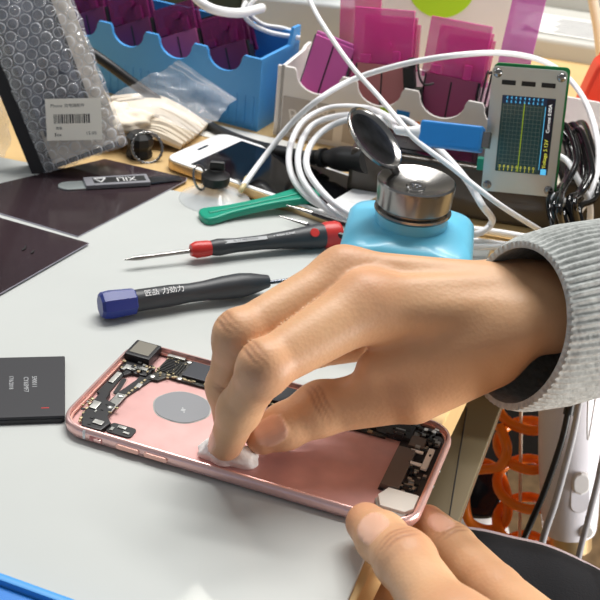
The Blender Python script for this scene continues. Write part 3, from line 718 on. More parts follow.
br = at(254, 131, 0); blf = at(110, 93, 0); dv = (br - blf).normalized()
WB = 17.0
bb, XB = bin_('parts_bin', 'bright blue plastic bin with scalloped front behind the clear bag', br - dv * WB, dv, WB, 5.2, 4.7, [WB - 2.4, WB - 6.0, WB - 9.6, WB - 13.2], 'blue_bin', 1.22)
for i in range(16):
    pass
g = G()
for i in range(28): g.box((.6 + i * .6, -.235 + .22, 1.2), (.12, .05, 2.0))
g.build('ribs', 'blue_bin', bb)
wl = at(273, 134, 0); wr = at(600, 201, 0); dw = (wr - wl).normalized()
WW = 27.0
wb, XW = bin_('parts_bin', 'white plastic bin with scalloped printed front standing behind the coiled cable', wl, dw, WW, 5.2, 4.5, [2.6, 6.5, 10.4, 14.3, 18.2, 22.1], 'bin_white', 1.38, up=1.04)
g = G()
for (x, w, h, z) in ((2.2, 3.4, 2.3, 1.5), (6.8, 4.6, 1.6, 1.2)): g.box((x, -.01, z), (w, .03, h))
g.box((13.2, -.01, 1.2), (6.6, .03, 1.7)); g.build('printed_panel', 'bin_label', wb)
g = G()
g.text('Re', 1.3, T(1.6, -.03, 1.5) @ RX(90) @ RZ(14), 0, .004); g.text('lo', 1.1, T(3.1, -.03, 2.2) @ RX(90) @ RZ(20), 0, .004); g.build('script_letters', 'bin_white', wb)
g = G(); g.text('SS', .9, T(10.1, -.01, 2.3) @ RX(90) @ RZ(90), 0, .008); g.text('1', .9, T(9.5, -.01, 2.3) @ RX(90), 0, .008); g.build('lettering', 'print_mid', wb)
G().box((7.1, -.01, 2.7), (.8, .03, .8), .01).build('icon', 'lime', wb); G().box((8.15, -.01, 2.75), (.8, .03, .8), .01).build('icon', 'blue_plug', wb)
G().box((9.1, -.01, 2.4), (.3, .03, .5), .01).build('icon', 'orange', wb)

def case(X, w, h, label, body, capm, caph, line=True, capx=0, capw=1.0, th=.9, steps=2, group=None, edge='black_plastic'):
    t = thing('plastic_case', label, 'plastic case', X, group)
    U = [(w / 2 * math.cos(a), w / 2 * .75 + w / 2 * .75 * math.sin(a)) for a in [R(180 + 180 * i / 14) for i in range(15)]] + [(w / 2, h), (-w / 2, h)]
    G().prism([(x * 1.04, z * 1.0 - .08 * (z < .5)) for x, z in U], 0, th - .15, T(0, th, 0) @ RX(90), bev=.05).build('shell', edge, t)
    bd = G().prism([(x * .95, z + .05) for x, z in U], 0, .14, T(0, .14, 0) @ RX(90), bev=.04).build('panel', body, t)
    if line: G().box((0, -.005, h * .5), (.09, .03, h * .9)).build('dividing_line', 'chip', bd)
    for k in range(steps):
        G().box((capx + k * .35, .35 + k * .32, h + caph * .5 - .25 - k * .25), (w * capw * (1 - .12 * k), .3, caph - k * .4), .06).build('clear_cover', capm, t)
    if steps > 1:
        G().box((capx - w * .3, .12, h + .35), (.7, .3, .55), .08).build('latch', capm, t); G().box((capx + w * .28, .1, h + .5), (.5, .3, .9), .08).build('latch', capm, t)
        G().lathe([(0, 0), (.28, 0), (.28, .25), (0, .25)], T(capx + w * .1, .2, h + 1.2) @ RX(90), 16).build('latch_pin', capm, t)
    return t
# purple cases in the blue bin (leaning)
GB = 'purple cases in the blue bin'
for i, (cx, lab, bm_) in enumerate(((WB - 2.4, 'dark purple case in the blue bin, in its cut-out nearest the white bin', 'purple'),
                               (WB - 6.0, 'dark purple case in the middle cut-out of the blue bin', 'mauve'),
                               (WB - 9.6, 'dark purple case in the blue bin, just clear of the bubble wrap bag', 'purple'),
                               (WB - 13.2, 'dark purple case in the blue bin, partly behind the bubble wrap bag edge', 'purple'))):
    case(XB @ T(cx + .5, .95, 1.3) @ RX(-18) @ RY(-26), 2.95, 3.6, lab, bm_, 'purple_clear', 2.2, group=GB, capx=-.1, capw=1.0)
case(XB @ T(WB - 8.6, 3.6, 2.6) @ RX(-8) @ RY(66), 2.8, 4.2, 'clear purple tray lying across the back of the blue bin', 'mauve', 'purple_clear', 2.4)
case(XW @ T(2.1, .8, 1.3) @ RX(-8) @ RY(11), 2.7, 4.9, 'bright pink case with grey edge leaning in the white bin', 'pink', 'pink_clear', .5, edge='steel_dark', steps=1)
case(XW @ T(6.6, .75, 1.0) @ RX(-6) @ RY(-5), 3.3, 4.3, 'dusty pink case under magenta covers in the second cut-out of the white bin', 'rosy', 'magenta_clear', 3.6, capx=-.1, capw=1.12, steps=3)
case(XW @ T(10.5, .75, 1.0) @ RX(-6) @ RY(1), 3.3, 4.3, 'plum case under a block of magenta covers, nearest behind the meter', 'plum', 'magenta_clear', 3.6, capx=-.1, capw=1.12, steps=3)
# loose clear boards and black parts in the white bin
def slab(name, X, d, m, label, cat, bev=.04):
    return tag(G().box((0, 0, d[2] / 2), d, bev).build(name, m, X=X), label, cat)
slab('clear_sheet', XW @ T(13.6, 2.2, .25) @ RY(3), (1.9, .18, 11), 'pink_clear', 'tall clear pink plastic sheet standing in the white bin behind the meter', 'plastic sheet')
slab('clear_sheet', XW @ T(4.6, 2.9, .25) @ RY(-4), (2.6, .18, 9.6), 'magenta_clear', 'tall clear magenta sheet standing behind the bright pink case', 'plastic sheet')
g = G()
for i in range(6): g.box((i * .28, 0, 1.6), (.1, .5, 2.6 - .15 * (i % 2)), .03)
g.box((.7, .1, .3), (2.0, .9, .6), .05)
g.tube([(.1, 0, 2.8), (.6, -.2, 3.2), (1.6, -.1, 3.0)], .09, 6)
tag(g.build('comb_connector', 'black_plastic', X=XW @ T(12.4, 1.2, 3.2) @ RY(4)), 'black toothed connector strip sticking out beside the plum case', 'connector strip')
g = G(); g.box((0, 0, 1.4), (.7, .6, 2.8), .08); g.box((.5, 0, .8), (.5, .5, 1.4), .06); g.box((.2, 0, 3.0), (.4, .4, .6), .05)
tag(g.build('black_clip', 'black_rubber', X=XW @ T(8.45, .8, 2.9) @ RY(-10)), 'black plastic clip wedged between the dusty pink and plum cases', 'clip')
cable('thin_wire', [XW @ V((8.5, .6, 6.1)), XW @ V((8.8, .1, 5.4)), XW @ V((9.2, 0, 5.0)), XW @ V((9.7, .2, 5.1))], .07, 'black_rubber', 'thin black wire bending from the black clip to the plum case', 'wire')

# ------------------------------------------------------------------ back of the bench
p = at(276, 66, 0)
wd = thing('white_device', 'white rounded desk device standing behind the two bins', 'device', T(-4.6, 88, .01) @ RZ(-4))
G().prism(rr(10, 9, 1.2, 8, 3.5, 0), 0, 4.7, bev=.4, seg=3).build('base', 'box_grey', wd)
G().lathe([(0, 4.7), (3.2, 4.7), (3.3, 5.2), (3.1, 9.5), (0, 9.6)], T(3.6, .5, 0), 40).build('column', 'white_plastic', wd)
cable('device_cable', [at(246, 2, 7), at(243, 12, 6.5), at(252, 24, 5.8), at(272, 33, 5.2), at(300, 38, 5)], .16, 'white_cable', 'white cable curling over the rounded white device')
cable('device_cable', [at(258, -4, 7), at(248, 10, 6.2), at(262, 24, 5.4), at(282, 28, 5.3), at(300, 34, 5)], .14, 'white_cable', 'thinner white cable next to the curl over the white device')
cable('white_hose', [at(192, -6, 8), at(210, 8, 7.5), at(238, 13, 7), at(262, 8, 6.6)], .3, 'white_cable', 'thick white hose crossing behind the purple cases', 'hose')
g = G()
g.box((0, 0, 4), (26, 4, 8), .5)
tag(g.build('dark_case', 'dark_green', X=T(-19, 90, 0) @ RZ(-8)), 'large dark grey green box at the very back behind the blue bin', 'box')
slab('drawer_unit', T(-8.2, 97, 0), (3.6, 6, 9), 'box_grey', 'small pale grey box between the dark box and the white device', 'box')
# packaging box with lime disc
a = at(438, 60, 0)
pk = thing('packaging_box', 'white cardboard box with a lime green disc behind the magenta covers', 'box', T(7.2, 79.0, .2) @ RZ(-10) @ RX(-12))
G().box((0, 0, 5), (11, 1.6, 10), .05).build('carton', 'paper', pk)
G().lathe([(0, 0), (2.4, 0), (2.4, .02), (0, .02)], T(.3, -.8, 7.6) @ RX(90), 40).build('lime_disc', 'lime', pk)
g = G(); g.text('SOKOS', .6, T(-2.9, -.81, 7.4) @ RX(90) @ RZ(-85), 0, .004)
for i in range(3): g.box((-2.0, -.81, 4.8 - i * .5), (2.2, .01, .06))
g.build('lettering', 'print_mid', pk)
# grey tray with printed paper
tr = thing('grey_tray', 'pale grey moulded tray at the back carrying a sheet of paper', 'tray', T(20, 97, .01) @ RZ(-13))
G().prism(rr(22, 17, 1.2, 6, 4, 2), 0, 1.6, bev=.5, seg=3).build('base', 'tray_grey', tr)
G().prism(rr(18, 6, 1.2, 6, 4, 6.5), 1.6, 3.6, bev=.9, seg=3).build('raised_back', 'tray_grey', tr)
pX = T(20, 97, 1.66) @ RZ(-13)
pa = thing('printed_paper', 'sheet of printed paper with a folded corner on the grey tray', 'paper', pX @ T(-1.2, -2.0, 0))
def fp(a, b):
    x, y = a * 9.5, b * 6 - 3.5 ; z = .02 + max(0, 1.6 - x) * .35 * (1 - b)
    return V((x - 2 + .5 * b, y, z))
G().grid(fp, 20, 10, thick=.02).build('sheet', 'paper', pa)
g = G()
for i in range(9): g.box((3.6, -2.9 + i * .55, .045), (6.2 - .4 * (i % 3), .16, .004), X=RZ(0))
g.build('print_lines', 'print_mid', pa)
G().box((0, 0, 0), (.1, .1, .1))
cable('back_rod', [at(592, -5, 8), at(598, 30, 5.5), at(601, 60, 3.2), at(600, 75, 1.9)], .35, 'cream_cable', 'pale tube slanting down past the printed paper at the back', 'tube')
# red tool
rt = thing('red_tool', 'red orange plastic handle standing upright behind the white bin', 'tool handle', T(*xy(aty(589, 120, 70.5)), 0) @ RY(4) @ Matrix.Diagonal((1, 1, aty(589, 30, 70.5).z / 8.1, 1)))
o = [(-1.1, 0), (1.2, 0), (1.5, 3), (1.5, 6.0), (1.0, 7.6), (.3, 8.1), (-.4, 7.5), (-.5, 6.4), (-.8, 5.8), (-1.2, 3)]
G().prism([p.to_2d() for p in catmull([(x, y, 0) for x, y in o], 4, True)], 0, 1.6, T(0, .8, 0) @ RX(90), bev=.3, seg=3).build('handle', 'tomato', rt)
G().box((.3, -.81, 4), (.3, .05, 3), .02).build('groove', 'red', rt)

# ------------------------------------------------------------------ bubble wrap bag leaning on a black box
P00 = at(45, 173, .25)
nb = V((-P00.x, -P00.y, 0)).normalized() * math.cos(R(14)) + V((0, 0, math.sin(R(14))))
def onb(px, py): d = ray(px, py); return EYE + d * ((P00 - EYE).dot(nb) / d.dot(nb))
yd_ = (onb(0, 62) - P00).normalized(); xd = (onb(130, 152) - P00); xl = 4.9; xd = (xd - yd_ * xd.dot(yd_)).normalized()
XBg = basis(P00, xd, yd_, xd.cross(yd_))
sgn = 1 if xd.cross(yd_).y < 0 else -1
bag = thing('bubble_wrap_bag', 'clear bubble wrap bag with a white barcode label leaning on a black box', 'bag', XBg)
BW, BH = xl, 11.5
def fbag(a, b):
    x, y = a * BW, b * BH
    e = min(a, 1 - a) * BW; bulge = .55 * min(1, e / .7) ** .5
    row = int(y / .6); cx = (x / .7 + .5 * (row % 2)) % 1 - .5; cy = (y / .6) % 1 - .5
    d2 = ((cx * .7) ** 2 + (cy * .6) ** 2) ** .5; dome = .17 * max(0, 1 - (d2 / .31) ** 4)
    dome *= .75 + .8 * noise.noise(V((x * 1.4, y * 1.4, 12))); dome += .05 * noise.noise(V((x * 4, y * 4, 8))) * (1 if d2 < .31 else .3)
    w = .14 * noise.noise(V((x * .9, y * .9, 2)))
    edge = .12 * noise.noise(V((y * 1.2, 7, 0))) * (1 if a < .05 or a > .95 else 0)
    return V((x + edge, y + .1 * noise.noise(V((x, 3, 1))), sgn * (bulge + dome * min(1, e / .3) + w)))
bg = G().grid(fbag, 150, 330)
for fi, f in enumerate(bg.f):
    c = sum((bg.v[i] for i in f), V((0, 0, 0))) / 4; x, y = c.x, c.y
    row = int(y / .6); cx = (x / .7 + .5 * (row % 2)) % 1 - .5; cy = (y / .6) % 1 - .5; d2 = ((cx * .7) ** 2 + (cy * .6) ** 2) ** .5
    if .245 < d2 < .305 + .03 * noise.noise(V((x * 3, y * 3, 1))): bg.m[fi] = 1
bg.build('front_film', ['bubble', 'bubble_rim'], bag, ang=75)
def fback(a, b):
    x, y = a * BW, b * BH; return V((x, y, sgn * (.02 + .05 * noise.noise(V((x, y, 9))))))
G().grid(fback, 20, 40).build('back_film', 'bagfilm', bag)
def finn(a, b):
    x, y = .75 + a * (BW - 2.1), 1.9 + b * 9.0
    return V((x + .1 * noise.noise(V((0, y, 1))), y, sgn * (.3 + .12 * noise.noise(V((x * 1.5, y * 1.5, 4))))))
G().grid(finn, 24, 60, thick=.15).build('packed_device', 'bag_inner', bag)
def finn2(a, b):
    x, y = .6 + a * (BW - 1.0), .35 + b * 1.9
    return V((x, y, sgn * (.3 + .14 * noise.noise(V((x * 2, y * 2, 4))))))
G().grid(finn2, 24, 14, thick=.12).build('folded_lining', 'bag_cream', bag)
def finn3(a, b):
    x, y = BW - 1.15 + a * .95, 1.5 + b * 9.6
    return V((x, y, sgn * (.34 + .12 * noise.noise(V((x * 2, y * 2, 14))))))
G().grid(finn3, 12, 60, thick=.1).build('side_lining', 'bag_cream', bag)
# label
l0 = at(41, 100, 4.3)
inv = XBg.inverted()
def bagxy(px, py, off):
    d = ray(px, py); n_ = XBg.to_3x3() @ V((0, 0, sgn)); o_ = P00 + n_ * off
    t = (o_ - EYE).dot(n_) / d.dot(n_); q = inv @ (EYE + d * t); return q
q = [bagxy(a_, b_, .85) for a_, b_ in ((41, 100), (97, 99), (106, 137), (51, 141))]
ux = (q[1] - q[0]); uy = (q[0] - q[3]); wl_ = ux.length; hl_ = uy.length; cxl = sum(q, V((0, 0, 0))) / 4
fx_ = ux.normalized(); fy_ = (uy - fx_ * uy.dot(fx_)).normalized(); fz_ = fx_.cross(fy_)
shx = uy.dot(fx_) / hl_
LXm = basis(cxl, fx_, fy_, fz_)
tagm = G().prism([(-wl_ / 2 - shx * 0, -hl_ / 2), (wl_ / 2, -hl_ / 2), (wl_ / 2, hl_ / 2), (-wl_ / 2, hl_ / 2)], 0, .02, LXm).build('barcode_label', 'white_sticker', bag)
g = G(); x = -wl_ * .36; random.seed(2)
zf = .022
while x < wl_ * .26:
    w = random.choice((.035, .035, .06, .09)); g.box((x + w / 2, 0, zf), (w, hl_ * .22, .006), X=LXm @ T(0, .04, 0)); x += w + random.choice((.035, .05))
g.text('Phone', .25, LXm @ T(-wl_ * .3, hl_ * .33, zf), 0, .002); g.text('充电器配件', .22, LXm @ T(wl_ * .02, hl_ * .33, zf), 0, .002)
g.text('数量:', .17, LXm @ T(-wl_ * .27, -hl_ * .21, zf), 0, .002)
g.text('$ex', .26, LXm @ T(-wl_ * .3, -hl_ * .36, zf), 0, .002); g.text('15.00', .26, LXm @ T(wl_ * .3, -hl_ * .34, zf), 0, .002)
g.build('label_print', 'print_dark', tagm)
# black box behind, leaning the same way
bbx = G().box((BW * .5 - .6, BH * .5, sgn * -.75), (BW + .2, BH, 1.2), .05)
tag(bbx.build('black_box', 'black_plastic', X=XBg), 'slim matt black box propped behind the bubble wrap bag', 'box')
# crumpled wrap at far left
def lump(sx, sy, sz, seed, amp):
    def fn(a, b):
        th = a * 2 * math.pi; ph = b * math.pi; d = V((math.cos(th) * math.sin(ph), math.sin(th) * math.sin(ph), math.cos(ph)))
        r = 1 + amp * noise.noise(d * 1.6 + V((seed, 0, 0))) + amp * .4 * noise.noise(d * 5 + V((seed, 0, 0)))
        r += .05 * max(0, math.sin(th * 14) * math.sin(ph * 14))
        return V((d.x * sx * r, d.y * sy * r, max(-sz, d.z * sz * r) + sz))
    return fn
p = at(-9, 163, 0)
g = G().grid(lump(1.5, .9, 2.0, 3, .25), 90, 60)
tag(g.build('crumpled_wrap', 'bubble', X=T(p.x - .5, p.y + .6, .02), ang=80), 'crumpled piece of bubble wrap beside the black box', 'bubble wrap')

# ------------------------------------------------------------------ cotton strands in the zip bag
random.seed(11)
b0_ = at(118, 132, 0); 
cs = thing('strand_bundle', 'bundle of cream white cotton strands lying beside the bubble wrap bag', 'bundle', T(b0_.x, b0_.y, 0))
for i in range(16):
    t = i / 15; s0_ = at(112 + 6 * (i % 3), 100 + 38 * t, .5 + .9 * math.sin(math.pi * t)) - V((b0_.x, b0_.y, 0))
    e0_ = at(204 - 26 * t + 4 * (i % 2), 126 + 20 * t, .3) - V((b0_.x, b0_.y, 0)); md = s0_.lerp(e0_, .5) + V((0, .3, .7 - .2 * t))
    G().tube(catmull([s0_, md, e0_], 8), lambda u, i=i: .26 + .12 * math.sin(u * 3.1), 8).build('strand', 'strand', cs)
g = G().grid(lump(2.4, 1.7, 1.1, 9, .35), 50, 30); p = at(125, 150, 0)
tag(g.build('cotton_wad', 'strand', X=T(p.x - .3, p.y + 1.4, .02) @ RZ(20), ang=80), 'soft cream cotton wad between the bubble wrap bag and black knob', 'cotton wad')
# zip bag
zb = thing('zip_bag', 'clear zip bag draped over the cotton strands in front of the blue bin', 'zip bag', T(b0_.x, b0_.y, 0))
cn = [at(108, 98, 2.2), at(179, 60, 4.6), at(237, 99, 2.6), at(198, 134, 1.5)]; cn = [c - V((b0_.x, b0_.y, 0)) for c in cn]
def fz(a, b):
    p = (cn[0] * (1 - a) + cn[1] * a) * (1 - b) + (cn[3] * (1 - a) + cn[2] * a) * b
    n_ = noise.noise(V((a * 3, b * 3, 5))) * .5 + noise.noise(V((a * 9, b * 7, 1))) * .12
    return p + V((0, -.3, .8)) * n_ * min(1, 4 * min(a, 1 - a) + .2)
G().grid(fz, 50, 50, thick=.03).build('film', 'clear', zb, ang=80)
G().tube([fz(.93, t / 20) + V((0, -.03, .05)) for t in range(21)], .06, 6).build('zip_seal', 'clear', zb)
G().tube([fz(.86, t / 20) + V((0, -.03, .05)) for t in range(21)], .05, 6).build('zip_seal', 'clear', zb)
slab('paper_slip', T(*at(250, 140, .03)) @ RZ(-20), (6.5, 2.2, .03), 'paper', 'white paper slip under the black cord by the phone', 'paper slip', 0)

# blue tray bottom left
a, b = at(0, 575, .8), at(72, 601, .8)
X = frame(V((b.x, b.y, 0)), (b - a)) @ T(6, 0, 0)
bt = thing('blue_tray', 'bright blue plastic tray just reaching the near edge of the mat', 'tray', X @ T(-20, -8, ZM))
G().box((12, 4, .3), (24, 8, .5), .1).build('floor_plate', 'blue_tray', bt)
G().box((12, 7.85, .4), (24, .3, .8), .1).build('rim', 'blue_bin', bt)

# ------------------------------------------------------------------ below the sleeve: orange coil, white tool, hoses
DC = 66
def helix(px, py0, py1, turns, rx, depth, tilt=.28, ph=0):
    a, b = dp(px[0], py0, depth), dp(px[1], py1, depth); out = []
    n = int(turns * 22)
    for i in range(n + 1):
        t = i / n; an = 2 * math.pi * turns * t + ph; c = a.lerp(b, t)
        out.append(c + CR * (rx * math.cos(an)) + V((0, 1, 0)) * (rx * math.sin(an)) )
    return out
oc = thing('spiral_hose', 'glossy orange spiral hose hanging below the bench by the white tool', 'spiral hose', T(*dp(500, 470, DC)))
o0 = dp(500, 470, DC)
hx = helix((521, 519), 394, 592, 5.1, 1.32, DC, ph=1.2)
G().tube([p - o0 for p in hx], .29, 12).build('coil', 'orange', oc)
hx2 = [dp(499, 425, DC - 1), dp(507, 448, DC - 1.5), dp(500, 466, DC - 1), dp(478, 470, DC), dp(465, 475, DC + 1), dp(478, 462, DC + 2), dp(497, 470, DC + 1.5), dp(507, 495, DC), dp(506, 520, DC), dp(490, 530, DC), dp(470, 522, DC), dp(465, 500, DC), dp(468, 482, DC)]
G().tube([p - o0 for p in catmull(hx2, 8)], .29, 12).build('coil', 'orange', oc)
cable('hanging_cord', [dp(521, 330, DC), dp(521, 420, DC), dp(519.5, 560, DC), dp(519, 620, DC)], .1, 'cream_cable', 'thin pale cord hanging inside the orange spiral hose', 'cord')
bk = dp(482, 488, DC + 3.5)
X = basis(bk, CR, CF, CU) @ RY(8)
tag(G().prism([p.to_2d() for p in catmull([(-1.0, -1.6, 0), (.7, -1.6, 0), (1.2, -.4, 0), (1.25, 1.3, 0), (.3, 1.65, 0), (-.8, 1.5, 0), (-1.0, .2, 0)], 5, True)], -.5, .9, RX(90), bev=.3, seg=3).build('black_adapter', 'black_gloss', X=X), 'glossy black adapter hanging among the orange hose loops', 'adapter')
# white hand tool
tp, bt_ = dp(571, 378, 62), dp(569, 546, 65)
d = (bt_ - tp); q = d.to_track_quat('Z', 'Y').to_matrix().to_4x4(); q.translation = tp
ax = d.normalized(); xr = (CR - ax * CR.dot(ax)).normalized(); yr = ax.cross(xr)
X = basis(tp, xr, yr, ax); l = d.length
ht = thing('hot_air_handle', 'white hot air tool handle with slide button and metal nozzle ring', 'hand tool', X)
G().lathe([(0, 0), (1.5, .05), (1.72, 1.0), (1.72, l * .45), (1.58, l * .8), (1.5, l * .88), (1.44, l * .9), (0, l * .9)], I4, 40).build('shell', 'device_white', ht)
G().lathe([(0, l * .88), (1.24, l * .89), (1.26, l), (1.15, l + .03), (1.12, l - .3), (0, l - .3)], I4, 40).build('nozzle_ring', 'gold', ht)
def on_side(u, v_): return u
fn_ = -yr if (-yr).dot(CF) < 0 else yr
sy = -1 if (X.to_3x3() @ V((0, -1, 0))).dot(CF) < 0 else 1
Bp = T(.75, sy * 1.72, l * .56) @ RZ(20 * -sy) @ RX(90 * -sy)
sb = G().prism(rr(1.15, 2.7, .55, 8), -.1, .16, T(.2, sy * 1.5, l * .585) @ RX(-90 * sy), bev=.12, seg=3).build('slide_switch', 'device_white', ht)
G().prism(rr(1.0, 1.3, .5, 8), .1, .42, T(.2, sy * 1.5, l * .53) @ RX(-90 * sy), bev=.15, seg=3).build('thumb_button', 'white_plastic', sb)
G().lathe([(0, 0), (.42, 0), (.4, .3), (.3, .4), (0, .4)], T(.6, sy * 1.28, l * .83) @ RX(-90 * sy), 20).build('lamp_button', 'white_plastic', ht)
G().torus(.5, .1, T(-1.0, sy * .9, .4) @ RX(70)).build('hang_loop', 'steel', ht)
cable('tool_cord', [dp(560, 250, 62), dp(562, 330, 61), dp(568, 379, 62)], .5, 'device_white', 'white cord carrying the hot air handle upward behind the sleeve', 'cord')
cable('black_lead', [dp(570, 402, 58), dp(562, 440, 58), dp(545, 490, 58.5), dp(530, 525, 59), dp(518, 556, 59), dp(505, 610, 60)], .17, 'black_rubber', 'black lead hanging in front of the orange hose and white tool', 'lead')
cable('black_lead', [dp(572, 395, 57.9), dp(568, 415, 57.9)], .26, 'black_rubber', 'thick black sleeve at the top of the hanging black lead', 'cable sleeve')
cable('grey_lead', [dp(581, 395, 57), dp(572, 440, 57), dp(556, 500, 57.5), dp(543, 540, 58), dp(530, 600, 58)], .18, 'grey_cable', 'grey lead crossing the left side of the white tool', 'lead')
cable('grey_lead', [dp(606, 440, 58), dp(598, 480, 58), dp(588, 520, 58.5), dp(578, 560, 59), dp(570, 610, 59)], .16, 'grey_cable', 'grey lead hanging on the far side of the white tool beyond its ring', 'lead')
cable('pale_lead', [dp(596, 395, 60), dp(588, 440, 60.2), dp(588, 400, 60)], .05, 'white_cable', 'thin pale wire behind the white tool', 'wire')
p = dp(597, 505, 100)
tag(G().grid(lump(6, 5, 5, 5, .3), 40, 24).build('black_bag', 'black_rubber', X=T(p.x + 6, p.y, -72), ang=80), 'black bag on the floor beyond the white tool', 'bag')
p = dp(462, 560, 60)
tag(G().grid(lump(3.2, 2.6, 2.6, 6, .15), 40, 24).build('white_bundle', 'white_plastic', X=T(*(dp(462, 548, 71) - V((0, -2, 3)))), ang=80), 'soft white bundle between the olive cabinet and the trousers', 'bundle')
g = G().box((0, 0, 24), (60, 3, 48), .5)
tag(g.build('dark_backdrop', 'black_rubber', X=T(30, 134, -72)), 'dark crate standing on the floor beneath the bench', 'backdrop')  # plain dark block added to make the view behind the hose dark
# ------------------------------------------------------------------ hands as one continuous skin surface
def smin(a, b, k):
    h = np.clip(.5 + .5 * (b - a) / k, 0, 1); return b * (1 - h) + a * h - k * h * (1 - h)
class Hand:
    def __init__(s): s.palm = []; s.fing = []; s.nails = []; s.creases = []; s.warm = []; s.kp = .9
    def cap(s, P, a, b, ra, rb):
        a = np.array(a[:]); b = np.array(b[:]); ab = b - a
        t = np.clip(((P - a) @ ab) / (ab @ ab), 0, 1)
        return np.linalg.norm(P - a - t[..., None] * ab, axis=-1) - (ra + (rb - ra) * t)
    def field(s, P, nails=True):
        D = None
        for (a, b, ra, rb) in s.palm:
            d = s.cap(P, a, b, ra, rb); D = d if D is None else smin(D, d, s.kp)
        palm = D; out = palm
        for chain, k in s.fing:
            F = None
            for (a, b, ra, rb) in chain:
                d = s.cap(P, a, b, ra, rb); F = d if F is None else smin(F, d, .22)
            out = np.minimum(out, smin(F, palm, k))
        for (c, t, dn, rad, amp, sg) in s.creases:
            q = P - np.array(c[:]); u = q @ np.array(t[:]); w = q @ np.array(dn[:]); r2 = (q ** 2).sum(-1)
            out = out + amp * np.exp(-(u / sg) ** 2) * np.exp(-r2 / rad ** 2) * (w > 0)
        if nails:
            for (c, n, t, w, l, th) in s.nails:
                q = P - np.array(c[:]); x = q @ np.array(t.cross(n)[:]); y = q @ np.array(t[:]); z = q @ np.array(n[:])
                z = z + .35 * x * x / w
                sq = (np.abs(x / (w / 2)) ** 2.6 + np.abs(y / (l / 2)) ** 2.6) ** (1 / 2.6)
                d = np.maximum((sq - 1) * w / 2, np.abs(z) - th); out = np.minimum(out, d)
        return out
    def hit(s, px, py, d0=33, d1=50):
        ts = np.linspace(d0, d1, 340); r_ = ray(px, py); P = np.array([(EYE + r_ * t)[:] for t in ts])
        F = s.field(P, False); i = int(np.argmax(F < 0)); p = V(P[i])
        e = .12; g_ = V([s.field(np.array([(p + a * e)[:], (p - a * e)[:]]), False) @ np.array([1, -1]) for a in (V((1, 0, 0)), V((0, 1, 0)), V((0, 0, 1)))])
        return p, g_.normalized()
    def nail(s, px, py, axis, w=1.0, l=1.15, sink=.02):
        p, n = s.hit(px, py); t = (axis - n * axis.dot(n)).normalized(); s.nails.append((p - n * sink, n, t, w, l, .045))
    def nail_at(s, tip, back, dorsal, r_, w=.95, l=1.1):
        """nail on the dorsal side of the last joint"""
        t = (tip - back).normalized(); n = (dorsal - t * dorsal.dot(t)).normalized()
        s.nails.append((tip + n * (r_ * .93) - t * .15, n, t, w, l, .05))
    def mesh(s, name, lo, hi, h, X0):
        n = [int((hi[i] - lo[i]) / h) + 1 for i in range(3)]
        ax_ = [lo[i] + h * np.arange(n[i]) for i in range(3)]
        F = np.empty(n, np.float32)
        B = 10                                  # blocks far from the surface are filled with their centre's value
        rs = [range(0, k, B) for k in n]
        cen = np.array([[lo[0] + h * (i + B / 2), lo[1] + h * (j + B / 2), lo[2] + h * (k + B / 2)] for i in rs[0] for j in rs[1] for k in rs[2]])
        FC = s.field(cen); q_ = 0; lim = h * B * .87 + .75
        for i in rs[0]:
            for j in rs[1]:
                for k in rs[2]:
                    f_ = FC[q_]; q_ += 1
                    if abs(f_) > lim: F[i:i + B, j:j + B, k:k + B] = f_
                    else: F[i:i + B, j:j + B, k:k + B] = s.field(np.stack(np.meshgrid(ax_[0][i:i + B], ax_[1][j:j + B], ax_[2][k:k + B], indexing='ij'), -1))
        neg = F < 0
        cc = [np.s_[:-1], np.s_[1:]]
        sh = tuple(k - 1 for k in n); cnt = np.zeros(sh, np.uint8); acc = np.zeros(sh + (3,), np.float32)
        for axis in range(3):
            for a in (0, 1):
                for b in (0, 1):
                    i0 = [None] * 3; i1 = [None] * 3; o = [0, 0, 0]; oth = [k for k in range(3) if k != axis]
                    i0[axis] = cc[0]; i1[axis] = cc[1]; i0[oth[0]] = i1[oth[0]] = cc[a]; i0[oth[1]] = i1[oth[1]] = cc[b]
                    f0 = F[tuple(i0)]; f1 = F[tuple(i1)]; c = (f0 < 0) != (f1 < 0)
                    t = np.where(c, f0 / np.where(c, f0 - f1, 1), 0)
                    cnt += c; acc[..., axis] += np.where(c, t, 0); acc[..., oth[0]] += np.where(c, a, 0); acc[..., oth[1]] += np.where(c, b, 0)
        act = cnt > 0; idx = -np.ones(sh, np.int64); idx[act] = np.arange(act.sum())
        ii = np.argwhere(act).astype(np.float32); vert = (ii + acc[act] / cnt[act][:, None]) * h + np.array(lo)
        faces = []
        for axis in range(3):
            o1, o2 = [k for k in range(3) if k != axis]
            sl0 = [slice(1, -1)] * 3; sl1 = [slice(1, -1)] * 3; sl0[axis] = slice(0, -1); sl1[axis] = slice(1, None)
            a0 = neg[tuple(sl0)]; a1 = neg[tuple(sl1)]; c = np.argwhere(a0 != a1); fl = a0[a0 != a1]
            off = np.array([1, 1, 1]); off[axis] = 0; e = c + off
            def at_(d1, d2):
                q = e.copy(); q[:, o1] -= d1; q[:, o2] -= d2; return idx[q[:, 0], q[:, 1], q[:, 2]]
            qd = np.stack([at_(1, 1), at_(0, 1), at_(0, 0), at_(1, 0)], -1)
            flip = fl if axis != 1 else ~fl
            qd[~flip] = qd[~flip][:, ::-1]; faces.append(qd)
        faces = np.concatenate(faces); faces = faces[(faces >= 0).all(1)]
        warm = np.zeros(len(vert)); nl = np.zeros(len(vert)); cr_ = np.zeros(len(vert))
